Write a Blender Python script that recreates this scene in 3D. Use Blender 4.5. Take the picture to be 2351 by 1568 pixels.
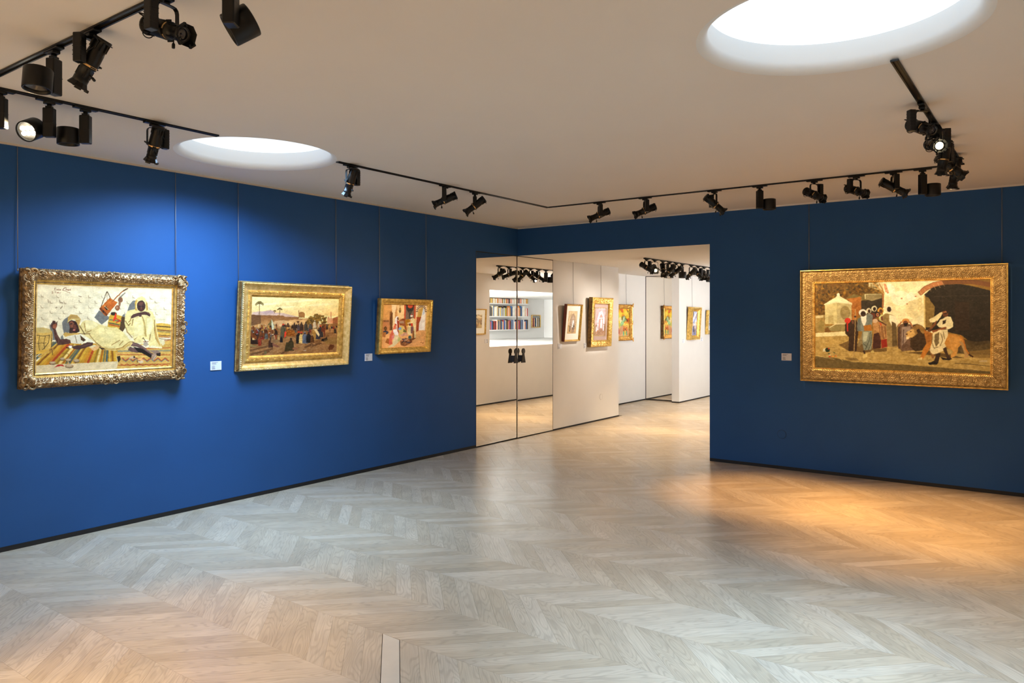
import bpy, math, random
import numpy as np
from mathutils import Vector, Matrix

# ------------------------------------------------------------------ camera
for o in list(bpy.data.objects):
    bpy.data.objects.remove(o, do_unlink=True)
SC = bpy.context.scene
COL = SC.collection
CAM = Vector((5.867, -8.166, 1.6))
YAW = math.radians(36.113)
FW = Vector((-math.sin(YAW), math.cos(YAW), 0))
RT = Vector((math.cos(YAW), math.sin(YAW), 0))
UP = Vector((0, 0, 1))
cd = bpy.data.cameras.new('camera')
cam = bpy.data.objects.new('camera', cd)
COL.objects.link(cam)
cam.location = CAM
cam.rotation_euler = (math.pi / 2, 0, YAW)
cd.sensor_width = 36.0
cd.lens = 1725.0 / 2351.0 * 36.0
cd.shift_y = -51.5 / 2351.0
cd.clip_start = 0.05
SC.camera = cam
# ------------------------------------------------------------------ world, light levels, exposure
wd = bpy.data.worlds.new('world')
SC.world = wd
wd.use_nodes = True
wd.node_tree.nodes['Background'].inputs[0].default_value = (0.6, 0.75, 1.0, 1)
wd.node_tree.nodes['Background'].inputs[1].default_value = 0.02
SC.view_settings.view_transform = 'Standard'
SC.view_settings.look = 'None'
SC.view_settings.exposure = 0.08
SC.view_settings.gamma = 1.0
SC.view_settings.use_curve_mapping = False
SKY_POWER = 76.0          # daylight falling through each round skylight
SKY_COL = (0.40, 0.67, 1.0)
GLOW = 1.15                # brightness of the skylight diffusers themselves
FRAME_P = 110.0            # profile spots cut to the pictures
DOWN_P = 330.0              # downlights
BACK_P = 300.0            # lamps aimed at the walls behind the camera
WARM = (1.0, 0.78, 0.46)
WARM2 = (1.0, 0.91, 0.78)
POOL = (1.0, 0.58, 0.20)

H = 2.815       # ceiling of the large room
H2 = 2.447      # lower ceiling of the passage beyond
XR, YF = 6.62, -8.9        # unseen right and front walls
XO = 2.672      # right edge of the opening
XP = 2.68       # right wall of the passage
YE = 11.0       # far end of the passage
SKYL = [(1.05, -4.77), (5.10, -4.79)]


def area(name, loc, size, power, col, rot=(0, 0, 0), shape='DISK', spread=math.pi, size_y=None):
    l = bpy.data.lights.new(name, 'AREA')
    l.shape = shape
    l.size = size
    if size_y:
        l.size_y = size_y
    l.energy = power
    l.color = col
    l.spread = spread
    o = bpy.data.objects.new(name, l)
    COL.objects.link(o)
    o.location = loc
    o.rotation_euler = rot
    return o


for i, (sx, sy) in enumerate(SKYL):
    for p, sp in (((1.22, 153), (0.12, 80)), ((0.24, 140), (0.40, 80)))[i]:
        area('skylight_daylight', (sx, sy, H - 0.004), 1.0, SKY_POWER * p, SKY_COL, spread=math.radians(sp))


# ------------------------------------------------------------------ helpers
def srgb(r, g=None, b=None):
    if g is None:
        r, g, b = r
    f = lambda c: (c / 255 / 12.92) if c / 255 <= 0.04045 else ((c / 255 + 0.055) / 1.055) ** 2.4
    return (f(r), f(g), f(b))


def tag(o, label=None, cat=None, group=None, kind=None):
    if label:
        o['label'] = label
    if cat:
        o['category'] = cat
    if group:
        o['group'] = group
    if kind:
        o['kind'] = kind
    return o


def empty(name, loc=(0, 0, 0), rz=0.0, rx=0.0):
    o = bpy.data.objects.new(name, None)
    o.empty_display_size = 0.05
    COL.objects.link(o)
    o.location = loc
    o.rotation_euler = (rx, 0, rz)
    return o


def link(name, me, mat=None, parent=None, loc=None, rot=None):
    o = bpy.data.objects.new(name, me)
    if mat is not None and len(me.materials) == 0:
        me.materials.append(mat)
    COL.objects.link(o)
    if parent is not None:
        o.parent = parent
    if loc is not None:
        o.location = loc
    if rot is not None:
        o.rotation_euler = rot
    return o


class MB:
    """collects shapes and links them as one mesh"""

    def __init__(s):
        s.v = []
        s.f = []
        s.m = None
        s.sm = []

    def add(s, vs, fs, smooth=False):
        n = len(s.v)
        if s.m is not None:
            vs = [s.m @ Vector(p) for p in vs]
        s.v += [tuple(p) for p in vs]
        s.f += [tuple(i + n for i in f) for f in fs]
        s.sm += [smooth] * len(fs)
        return s

    def box(s, x0, x1, y0, y1, z0, z1):
        vs = [(x0, y0, z0), (x1, y0, z0), (x1, y1, z0), (x0, y1, z0), (x0, y0, z1), (x1, y0, z1), (x1, y1, z1), (x0, y1, z1)]
        return s.add(vs, [(0, 3, 2, 1), (4, 5, 6, 7), (0, 1, 5, 4), (1, 2, 6, 5), (2, 3, 7, 6), (3, 0, 4, 7)])

    def cbox(s, x0, x1, y0, y1, z0, z1, c=0.003):
        """box with chamfered edges"""
        vs = []
        fs = []
        X = (x0, x1); Y = (y0, y1); Z = (z0, z1)
        idx = {}
        for i in (0, 1):
            for j in (0, 1):
                for k in (0, 1):
                    si, sj, sk = (1, -1)[i], (1, -1)[j], (1, -1)[k]
                    for a in range(3):
                        p = [X[i] + si * c, Y[j] + sj * c, Z[k] + sk * c]
                        p[a] = (X[i], Y[j], Z[k])[a]
                        idx[(i, j, k, a)] = len(vs)
                        vs.append(tuple(p))
        for a in range(3):
            b, cc = (a + 1) % 3, (a + 2) % 3
            for e in (0, 1):
                q = []
                for (p, r) in ((0, 0), (1, 0), (1, 1), (0, 1)):
                    t = [0, 0, 0]; t[a] = e; t[b] = p; t[cc] = r
                    q.append(idx[(t[0], t[1], t[2], a)])
                fs.append(tuple(q) if e else tuple(reversed(q)))
        for a in range(3):
            b, cc = (a + 1) % 3, (a + 2) % 3
            for p in (0, 1):
                for r in (0, 1):
                    t0 = [0, 0, 0]; t1 = [0, 0, 0]
                    t0[b] = t1[b] = p; t0[cc] = t1[cc] = r
                    t0[a] = 0; t1[a] = 1
                    q = [idx[(*t0, b)], idx[(*t1, b)], idx[(*t1, cc)], idx[(*t0, cc)]]
                    fs.append(tuple(q) if p != r else tuple(reversed(q)))
        for i in (0, 1):
            for j in (0, 1):
                for k in (0, 1):
                    q = [idx[(i, j, k, a)] for a in range(3)]
                    fs.append(tuple(q) if (i + j + k) % 2 else tuple(reversed(q)))
        return s.add(vs, fs)

    def lathe(s, prof, n=20, axis='x', cap0=True, cap1=True, smooth=True):
        """prof: list of (along, radius)"""
        vs = []
        for (a, r) in prof:
            for k in range(n):
                t = 2 * math.pi * k / n
                c, d = r * math.cos(t), r * math.sin(t)
                vs.append((a, c, d) if axis == 'x' else ((c, d, a) if axis == 'z' else (d, a, c)))
        fs = []
        for i in range(len(prof) - 1):
            for k in range(n):
                k2 = (k + 1) % n
                fs.append((i * n + k, i * n + k2, (i + 1) * n + k2, (i + 1) * n + k))
        s.add(vs, fs, smooth)
        b = len(s.v) - len(vs)
        if cap0:
            s.f.append(tuple(b + k for k in reversed(range(n)))); s.sm.append(False)
        if cap1:
            s.f.append(tuple(b + (len(prof) - 1) * n + k for k in range(n))); s.sm.append(False)
        return s

    def tube(s, pts, r, n=8, cap=True):
        pts = [Vector(p) for p in pts]
        vs = []
        ref = None
        rr = r if isinstance(r, (list, tuple)) else [r] * len(pts)
        for i, p in enumerate(pts):
            t = (pts[min(i + 1, len(pts) - 1)] - pts[max(i - 1, 0)]).normalized()
            if ref is None:
                ref = Vector((0, 0, 1)) if abs(t.z) < 0.9 else Vector((1, 0, 0))
            u = t.cross(ref).normalized()
            ref = u.cross(t).normalized()
            for k in range(n):
                a = 2 * math.pi * k / n
                vs.append(p + (u * math.cos(a) + ref * math.sin(a)) * rr[i])
        fs = []
        for i in range(len(pts) - 1):
            for k in range(n):
                k2 = (k + 1) % n
                fs.append((i * n + k, i * n + k2, (i + 1) * n + k2, (i + 1) * n + k))
        if cap:
            fs.append(tuple(reversed(range(n))))
            fs.append(tuple((len(pts) - 1) * n + k for k in range(n)))
        return s.add(vs, fs, True)

    def ball(s, c, rx, ry=None, rz=None, n=6, m=4, rot=None):
        ry = ry or rx
        rz = rz or rx
        vs = [(0, 0, -rz)]
        for i in range(1, m):
            a = math.pi * i / m
            for k in range(n):
                b = 2 * math.pi * k / n
                vs.append((rx * math.sin(a) * math.cos(b), ry * math.sin(a) * math.sin(b), -rz * math.cos(a)))
        vs.append((0, 0, rz))
        c = Vector(c)
        vs = [(rot @ Vector(p) if rot else Vector(p)) + c for p in vs]
        fs = [(0, 1 + (k + 1) % n, 1 + k) for k in range(n)]
        for i in range(m - 2):
            for k in range(n):
                a = 1 + i * n
                fs.append((a + k, a + (k + 1) % n, a + n + (k + 1) % n, a + n + k))
        t = len(vs) - 1
        a = 1 + (m - 2) * n
        fs += [(a + k, a + (k + 1) % n, t) for k in range(n)]
        return s.add(vs, fs, True)

    def mesh(s, name):
        me = bpy.data.meshes.new(name)
        me.from_pydata(s.v, [], s.f)
        me.polygons.foreach_set('use_smooth', s.sm)
        me.update()
        return me

    def build(s, name, mat=None, parent=None, loc=None, rot=None):
        return link(name, s.mesh(name), mat, parent, loc, rot)


# ------------------------------------------------------------------ materials
def new_mat(name):
    m = bpy.data.materials.new(name)
    m.use_nodes = True
    nt = m.node_tree
    return m, nt, nt.nodes['Principled BSDF']


def N(nt, typ, **kw):
    n = nt.nodes.new(typ)
    for k, v in kw.items():
        if k == 'inp':
            for a, b in v.items():
                n.inputs[a].default_value = b
        else:
            setattr(n, k, v)
    return n


def plain(name, col, rough=0.5, metal=0.0, spec=0.5, emis=None, estr=0.0, noise=0.0, nscale=6.0, bump=0.0, bscale=200.0):
    m, nt, b = new_mat(name)
    b.inputs['Base Color'].default_value = (*col, 1)
    b.inputs['Roughness'].default_value = rough
    b.inputs['Metallic'].default_value = metal
    b.inputs['Specular IOR Level'].default_value = spec
    if emis:
        b.inputs['Emission Color'].default_value = (*emis, 1)
        b.inputs['Emission Strength'].default_value = estr
    L = nt.links
    if noise or bump:
        tc = N(nt, 'ShaderNodeTexCoord')
    if noise:
        nz = N(nt, 'ShaderNodeTexNoise', inp={'Scale': nscale, 'Detail': 5.0})
        L.new(tc.outputs['Object'], nz.inputs['Vector'])
        mr = N(nt, 'ShaderNodeMapRange', inp={1: 0.25, 2: 0.75, 3: 1 - noise, 4: 1 + noise})
        L.new(nz.outputs[0], mr.inputs[0])
        mx = N(nt, 'ShaderNodeVectorMath', operation='SCALE', inp={0: col})
        L.new(mr.outputs[0], mx.inputs['Scale'])
        L.new(mx.outputs[0], b.inputs['Base Color'])
    if bump:
        nb = N(nt, 'ShaderNodeTexNoise', inp={'Scale': bscale, 'Detail': 3.0})
        L.new(tc.outputs['Object'], nb.inputs['Vector'])
        bp = N(nt, 'ShaderNodeBump', inp={'Strength': bump, 'Distance': 0.002})
        L.new(nb.outputs[0], bp.inputs['Height'])
        L.new(bp.outputs[0], b.inputs['Normal'])
    return m


M = {}
M['blue'] = plain('blue_wall_paint', (0.015, 0.082, 0.252), 0.62, spec=0.35, noise=0.05, nscale=2.5, bump=0.06, bscale=350)
M['white'] = plain('white_wall_paint', (0.74, 0.70, 0.66), 0.7, spec=0.3, noise=0.02, nscale=3)
M['beige'] = plain('beige_wall_paint', (0.74, 0.63, 0.52), 0.7, spec=0.3)
M['ceil'] = plain('ceiling_paint', (0.78, 0.74, 0.70), 0.8, spec=0.2, noise=0.015, nscale=1.5)
M['well'] = plain('skylight_well_paint', (0.80, 0.82, 0.84), 0.7, spec=0.2)
M['glow'] = plain('skylight_diffuser', (0.8, 0.85, 0.9), 0.5, emis=(0.78, 0.91, 1.0), estr=GLOW)
M['black'] = plain('black_metal', (0.0035, 0.0035, 0.0038), 0.36, spec=0.35, noise=0.15, nscale=30)
M['black2'] = plain('black_satin_box', (0.0045, 0.0045, 0.005), 0.34, spec=0.35)
M['skirt'] = plain('black_skirting', (0.006, 0.006, 0.007), 0.5)
M['gap'] = plain('dark_gap', (0.03, 0.022, 0.016), 0.6)
M['lens'] = plain('lens_glass', (0.02, 0.02, 0.03), 0.05, spec=0.8)
M['lit'] = plain('lit_lamp_lens', (0.9, 0.8, 0.6), 0.3, emis=(1.0, 0.82, 0.5), estr=5.0)
M['lit2'] = plain('lit_led', (0.9, 0.9, 0.85), 0.3, emis=(1.0, 0.9, 0.72), estr=9.0)
M['soft'] = plain('lit_led_reflector', (0.8, 0.78, 0.7), 0.3, emis=(1.0, 0.86, 0.6), estr=2.2)
M['brass'] = plain('brass_ring', (0.75, 0.45, 0.18), 0.3, metal=0.8, emis=(1.0, 0.5, 0.15), estr=0.10)  # brass with a faint orange glow put into the material
M['copper'] = plain('track_conductor', (0.10, 0.06, 0.025), 0.4, metal=0.6)
M['ledback'] = plain('led_board', (0.10, 0.09, 0.07), 0.3)
M['chrome'] = plain('bright_lens_ring', (0.5, 0.48, 0.42), 0.3, metal=1.0)
M['steel'] = plain('steel_cable', (0.30, 0.27, 0.25), 0.4, metal=0.5)
M['card'] = plain('white_card', (0.78, 0.78, 0.82), 0.6)
M['ink'] = plain('grey_print', (0.16, 0.16, 0.2), 0.7)
M['mat'] = plain('cream_mount_board', (0.82, 0.80, 0.72), 0.8)
M['pinkmat'] = plain('mauve_mount_board', (0.42, 0.30, 0.27), 0.8)
M['bronze'] = plain('dark_bronze', (0.055, 0.045, 0.035), 0.35, metal=0.7)
M['shelfw'] = plain('white_shelf', (0.80, 0.79, 0.77), 0.5)
M['redwood'] = plain('red_brown_wood', (0.16, 0.03, 0.018), 0.45, noise=0.2, nscale=20)
M['darkwood'] = plain('dark_frame_wood', (0.05, 0.03, 0.015), 0.5, noise=0.2, nscale=25)


def mirror_mat():
    m, nt, b = new_mat('tinted_mirror')
    b.inputs['Base Color'].default_value = (0.93, 0.885, 0.81, 1)
    b.inputs['Metallic'].default_value = 1.0
    b.inputs['Roughness'].default_value = 0.0
    return m


M['mirror'] = mirror_mat()


def gold(name, c1, c2, rough=0.36, metal=0.72, scale=28.0, bump=0.25, bscale=220.0):
    m, nt, b = new_mat(name)
    L = nt.links
    tc = N(nt, 'ShaderNodeTexCoord')
    nz = N(nt, 'ShaderNodeTexNoise', inp={'Scale': scale, 'Detail': 6.0, 'Roughness': 0.65})
    L.new(tc.outputs['Object'], nz.inputs['Vector'])
    cr = N(nt, 'ShaderNodeValToRGB')
    cr.color_ramp.elements[0].position = 0.36
    cr.color_ramp.elements[0].color = (*c2, 1)
    cr.color_ramp.elements[1].position = 0.62
    cr.color_ramp.elements[1].color = (*c1, 1)
    L.new(nz.outputs[0], cr.inputs[0])
    L.new(cr.outputs[0], b.inputs['Base Color'])
    b.inputs['Metallic'].default_value = metal
    b.inputs['Roughness'].default_value = rough
    nb = N(nt, 'ShaderNodeTexNoise', inp={'Scale': bscale, 'Detail': 3.0})
    L.new(tc.outputs['Object'], nb.inputs['Vector'])
    bp = N(nt, 'ShaderNodeBump', inp={'Strength': bump, 'Distance': 0.002})
    L.new(nb.outputs[0], bp.inputs['Height'])
    L.new(bp.outputs[0], b.inputs['Normal'])
    return m


M['gold'] = gold('gilt', (0.82, 0.56, 0.17), (0.48, 0.28, 0.06))
M['gold_old'] = gold('worn_gilt', (0.46, 0.31, 0.155), (0.15, 0.09, 0.042), rough=0.40, metal=0.6)
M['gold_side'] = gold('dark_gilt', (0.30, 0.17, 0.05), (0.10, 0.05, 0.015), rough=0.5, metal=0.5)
M['gold_pale'] = gold('pale_gilt', (0.80, 0.62, 0.30), (0.55, 0.38, 0.12), rough=0.4, metal=0.65)
M['gold_warm'] = gold('orange_gilt', (0.85, 0.48, 0.12), (0.40, 0.18, 0.03), rough=0.36, metal=0.65)
M['gold_brown'] = gold('brown_gilt', (0.40, 0.245, 0.09), (0.22, 0.12, 0.035), rough=0.42, metal=0.6)


# ------------------------------------------------------------------ room shell
def struct(name, mb, mat):
    return tag(mb.build(name, mat), kind='structure')


# left wall: blue up to the mirrored door, white past it
w = MB()
w.box(-0.12, 0, YF, -0.886, 0, H)
w.box(-0.12, 0, -0.886, 0.0, H2, H)
struct('wall_left', w, M['blue'])
w = MB()
w.box(-0.12, -0.03, -0.886, 0.867, 0, H2)
struct('wall_door_backing', w, M['gap'])
w = MB()
w.box(-0.12, 0, 0.869, 2.851, 0, H2)
w.box(-0.88, -0.12, 2.74, 2.851, 0, H2)
struct('wall_passage_left', w, M['white'])
w = MB()
w.box(-0.90, -0.78, 2.851, 5.46, 0, H2)
struct('wall_passage_recess', w, M['white'])
w = MB()
w.box(-0.15, 0, 5.28, YE, 0, H2)
w.box(-0.90, -0.15, 5.46, 5.58, 0, H2)
struct('wall_passage_far_left', w, M['white'])
# back wall with the wide opening
w = MB()
w.box(0, XO, 0, 0.02, H2, H + 0.02)
w.box(XO, XR, 0, 0.02, 0, H + 0.02)
struct('wall_back', w, M['blue'])
struct('wall_right', MB().box(XR, XR + 0.12, YF, 0.1, 0, H), M['beige'])
struct('wall_front', MB().box(-0.12, XR + 0.12, YF - 0.12, YF, 0, H), M['beige'])
# right wall of the passage with the long opening into the book niche
NY0, NY1, NZ0, NZ1, NX = 3.03, 9.50, 1.08, 2.148, 5.90
w = MB()
w.box(XP, XP + 0.1, 0.02, NY0, 0, H2)
w.box(XP, XP + 0.1, NY0, NY1, 0, NZ0)
w.box(XP, XP + 0.1, NY0, NY1, NZ1, H2)
w.box(XP, XP + 0.1, NY1, YE, 0, H2)
struct('wall_passage_right', w, M['white'])
struct('wall_passage_end', MB().box(-0.2, XP + 0.1, YE, YE + 0.1, 0, H2), M['white'])
struct('niche_sill', MB().box(XP + 0.1, NX, NY0, NY1, NZ0 - 0.06, NZ0), M['shelfw'])
struct('niche_soffit', MB().box(XP + 0.1, NX, NY0, NY1, NZ1, NZ1 + 0.06), M['shelfw'])
struct('wall_niche_back', MB().box(NX, NX + 0.08, NY0, NY1, NZ0 - 0.06, NZ1 + 0.06), M['shelfw'])
struct('wall_niche_side', MB().box(XP + 0.1, NX, NY1, NY1 + 0.08, NZ0, NZ1), M['shelfw'])
# unseen glowing panel added at the near end to light the niche shelves
wn = struct('window_1', MB().box(XP + 0.1, NX, NY0 - 0.06, NY0 - 0.02, NZ0, NZ1), plain('niche_window_glow', (0.8, 0.85, 0.9), 0.4, emis=(0.9, 0.96, 1.0), estr=30.0))
fr = MB()  # bars across the added glowing panel
for xx in (XP + 0.1, (XP + NX) / 2 + 0.03, NX - 0.05):
    fr.cbox(xx, xx + 0.05, NY0 - 0.02, NY0 + 0.02, NZ0, NZ1, 0.004)
fr.build('window_frame', M['shelfw'], wn)

# floor slab (planks are its children)
fl = MB()
fl.box(-0.9, XR, YF, YE, -0.10, -0.008)
FLOOR = struct('floor', fl, plain('floor_substrate', (0.10, 0.065, 0.04), 0.8))


# ceiling with two round skylight wells
def ceiling():
    mb = MB()
    R0, n, S = 0.575, 96, 0.75
    z = H
    ys = [YF, -4.78 - S, -4.78 + S, 0.02]
    xs = [-0.12]
    for sx, sy in SKYL:
        xs += [sx - S, sx + S]
    xs.append(XR + 0.12)
    q = lambda a, b, c, d: mb.add([(a, c, z), (b, c, z), (b, d, z), (a, d, z)], [(0, 3, 2, 1)])
    q(xs[0], xs[-1], ys[0], ys[1])
    q(xs[0], xs[-1], ys[2], ys[3])
    for i in (0, 2, 4):
        q(xs[i], xs[i + 1], ys[1], ys[2])
    for (sx, sy) in SKYL:
        vs = []
        for k in range(n):
            t = 2 * math.pi * (k + 0.5) / n
            c, s = math.cos(t), math.sin(t)
            vs.append((sx + R0 * c, sy + R0 * s, z))
        # outer square points: intersection of the ray with the patch rectangle
        for k in range(n):
            t = 2 * math.pi * (k + 0.5) / n
            c, s = math.cos(t), math.sin(t)
            hx = S
            hy = (ys[2] - sy) if s > 0 else (sy - ys[1])
            m = min(hx / abs(c), hy / abs(s))
            vs.append((sx + m * c, sy + m * s, z))
        fs = [(k, (k + 1) % n, n + (k + 1) % n, n + k) for k in range(n)]
        mb.add(vs, fs)
        # corner triangles of the patch
        for k in range(n):
            a, b = Vector(vs[n + k]), Vector(vs[n + (k + 1) % n])
            if abs(a.x - b.x) > 1e-6 and abs(a.y - b.y) > 1e-6:
                cx = a.x if abs(abs(a.x - sx) - S) < 1e-6 else b.x
                cy = b.y if cx == a.x else a.y
                mb.add([a, (cx, cy, z), b], [(0, 2, 1)])
    o = struct('ceiling', mb, M['ceil'])
    # top slab so that the room is closed above
    struct('ceiling_slab', MB().box(-0.12, XR + 0.12, YF - 0.12, 0.1, H + 0.30, H + 0.36), M['ceil'])
    for i, (sx, sy) in enumerate(SKYL):
        root = empty('skylight', (sx, sy, H))
        prof = []
        for k in range(9):
            a = math.pi / 2 * k / 8
            prof.append((0.05 * (1 - math.cos(a)) + 1e-4, R0 - 0.05 * math.sin(a)))
        prof.append((0.135, R0 - 0.05))
        mb2 = MB().lathe(prof, 96, 'z', False, False)
        mb2.build('reveal', M['well'], root)
        MB().lathe([(0.135, R0 - 0.045), (0.15, R0 - 0.045)], 96, 'z').build('diffuser', M['glow'], root)
        tag(root, ['round skylight in the ceiling above the blue wall beside the left light track',
                   'large round skylight at the top right, nearest the camera'][i], 'skylight', 'round skylights')


ceiling()
struct('ceiling_passage', MB().box(-0.9, XP + 0.1, 0.02, YE, H2, H2 + 0.08), M['ceil'])
struct('ceiling_closing_wall', MB().box(-0.12, XR + 0.12, 0.02, 0.06, H2 + 0.08, H + 0.36), M['ceil'])

# skirtings and ceiling trims
def bb(name, *boxes):
    w = MB()
    for b in boxes:
        w.box(*b)
    return struct(name, w, M['skirt'])


SK = 0.034
bb('baseboard_left', (0, 0.004, YF, -0.886, 0, SK))
bb('baseboard_back', (XO + 0.004, XR, -0.004, 0, 0, SK))
bb('baseboard_passage_left', (0, 0.004, 0.872, 2.853, 0, 0.022), (-0.78, -0.776, 2.855, 5.44, 0, 0.022), (-0.15, 0.004, 5.276, 5.28, 0, 0.022), (0, 0.004, 5.28, YE, 0, 0.022))
bb('baseboard_passage_right', (XP - 0.004, XP, 0.022, YE, 0, 0.026))
t = MB().box(0, 0.014, YF, 0, H - 0.013, H)
struct('trim_1', t, plain('cream_trim', (0.62, 0.54, 0.45), 0.6))
t = MB().box(0.014, XR, -0.012, 0, H - 0.015, H)
struct('trim_2', t, plain('white_trim', (0.74, 0.70, 0.66), 0.6))
t = MB().box(-0.78, -0.15, 5.440, 5.452, H2 - 0.008, H2).box(-0.784, -0.775, 5.436, 5.445, 0.022, H2)
struct('trim_3', t, M['gap'])
# flush round cover plates low on the walls
for nm, loc, rz, lab, wm in (('socket_cover', (3.47, 0, 0.371), 0, 'round flush blue cover plate low on the right blue wall', 'blue'),
                             ('socket_cover', (0, 2.264, 0.37), math.pi / 2, 'round flush white cover plate low on the white passage wall', 'white')):
    r = empty(nm, loc, rz)
    MB().lathe([(-0.003, 0.041), (-0.0035, 0.043), (0.0, 0.046)][::-1], 28, 'y', True, True).build('plate', M[wm], r)
    MB().lathe([(-0.0032, 0.044), (-0.0045, 0.0455), (0.0, 0.047)], 28, 'y', False, False).build('rim', plain('cover_rim', (0.5, 0.45, 0.40) if wm == 'white' else (0.012, 0.03, 0.07), 0.6), r)
    tag(r, lab, 'cover plate', 'flush round cover plates')

# ------------------------------------------------------------------ mirrored double door
dr = tag(empty('door_1', (0, 0, 0)), kind='structure')
LW = 0.874
for side in (0, 1):
    lf = MB()
    lf.cbox(-0.012, 0.0, 0.0, LW, 0.012, H2 - 0.008, 0.0015)
    if side == 0:
        o = lf.build('mirror_leaf', M['mirror'], dr, (0.0, -0.880, 0), (0, 0, 0.012))
        hy = LW - 0.088 + 0.006
    else:
        o = lf.build('mirror_leaf', M['mirror'], dr, (0.0, 0.0, 0))
        o.location.y = -0.003 + 0.006
        o.scale.y = (0.862) / LW
        hy = 0.069
    # keyhole shaped pull on a stand-off block
    k = MB()
    pts = []
    for i in range(21):
        a = math.radians(-62) + (math.pi * 2 - math.radians(56)) * i / 20
        pts.append((0.036 * math.cos(a), 0.155 + 0.038 * math.sin(a)))
    outl = [(0.046, 0.0), (0.018, 0.121)] + [p for p in pts if p[1] > 0.12] + [(-0.018, 0.121), (-0.046, 0.0)]
    n = len(outl)
    vs = [(0.052, y, z) for y, z in outl] + [(0.040, y, z) for y, z in outl]
    fs = [tuple(range(n)), tuple(reversed(range(n, 2 * n)))] + [(i, i + n, (i + 1) % n + n, (i + 1) % n) for i in range(n)]
    k.add(vs, fs)
    h = k.build('handle', M['bronze'], o, (0, hy, 1.015))
    MB().cbox(0.0005, 0.041, hy - 0.030, hy + 0.030, 1.03, 1.115, 0.002).build('handle_block', plain('dark_blue_metal', (0.03, 0.04, 0.065), 0.4, metal=0.4), o)
struct('trim_4', MB().box(-0.03, 0.002, -0.8855, -0.8815, 0, H2).box(-0.03, 0.002, 0.8655, 0.869, 0, H2).box(-0.03, 0.001, -0.886, 0.869, H2 - 0.006, H2), M['gap'])

# mirror at the end of the recess
r = empty('wall_mirror', (-0.465, 5.452, 0.0))
MB().box(-0.305, 0.315, -0.006, 0.004, 0.022, H2 - 0.012).build('glass', M['mirror'], r)
MB().box(-0.312, -0.305, -0.008, 0.004, 0.0, H2 - 0.012).box(-0.305, 0.315, -0.008, 0.004, 0.0, 0.022).build('edge_strip', M['gap'], r)
tag(r, 'tall floor-to-ceiling mirror panel closing the white recess in the passage', 'mirror')


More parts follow.
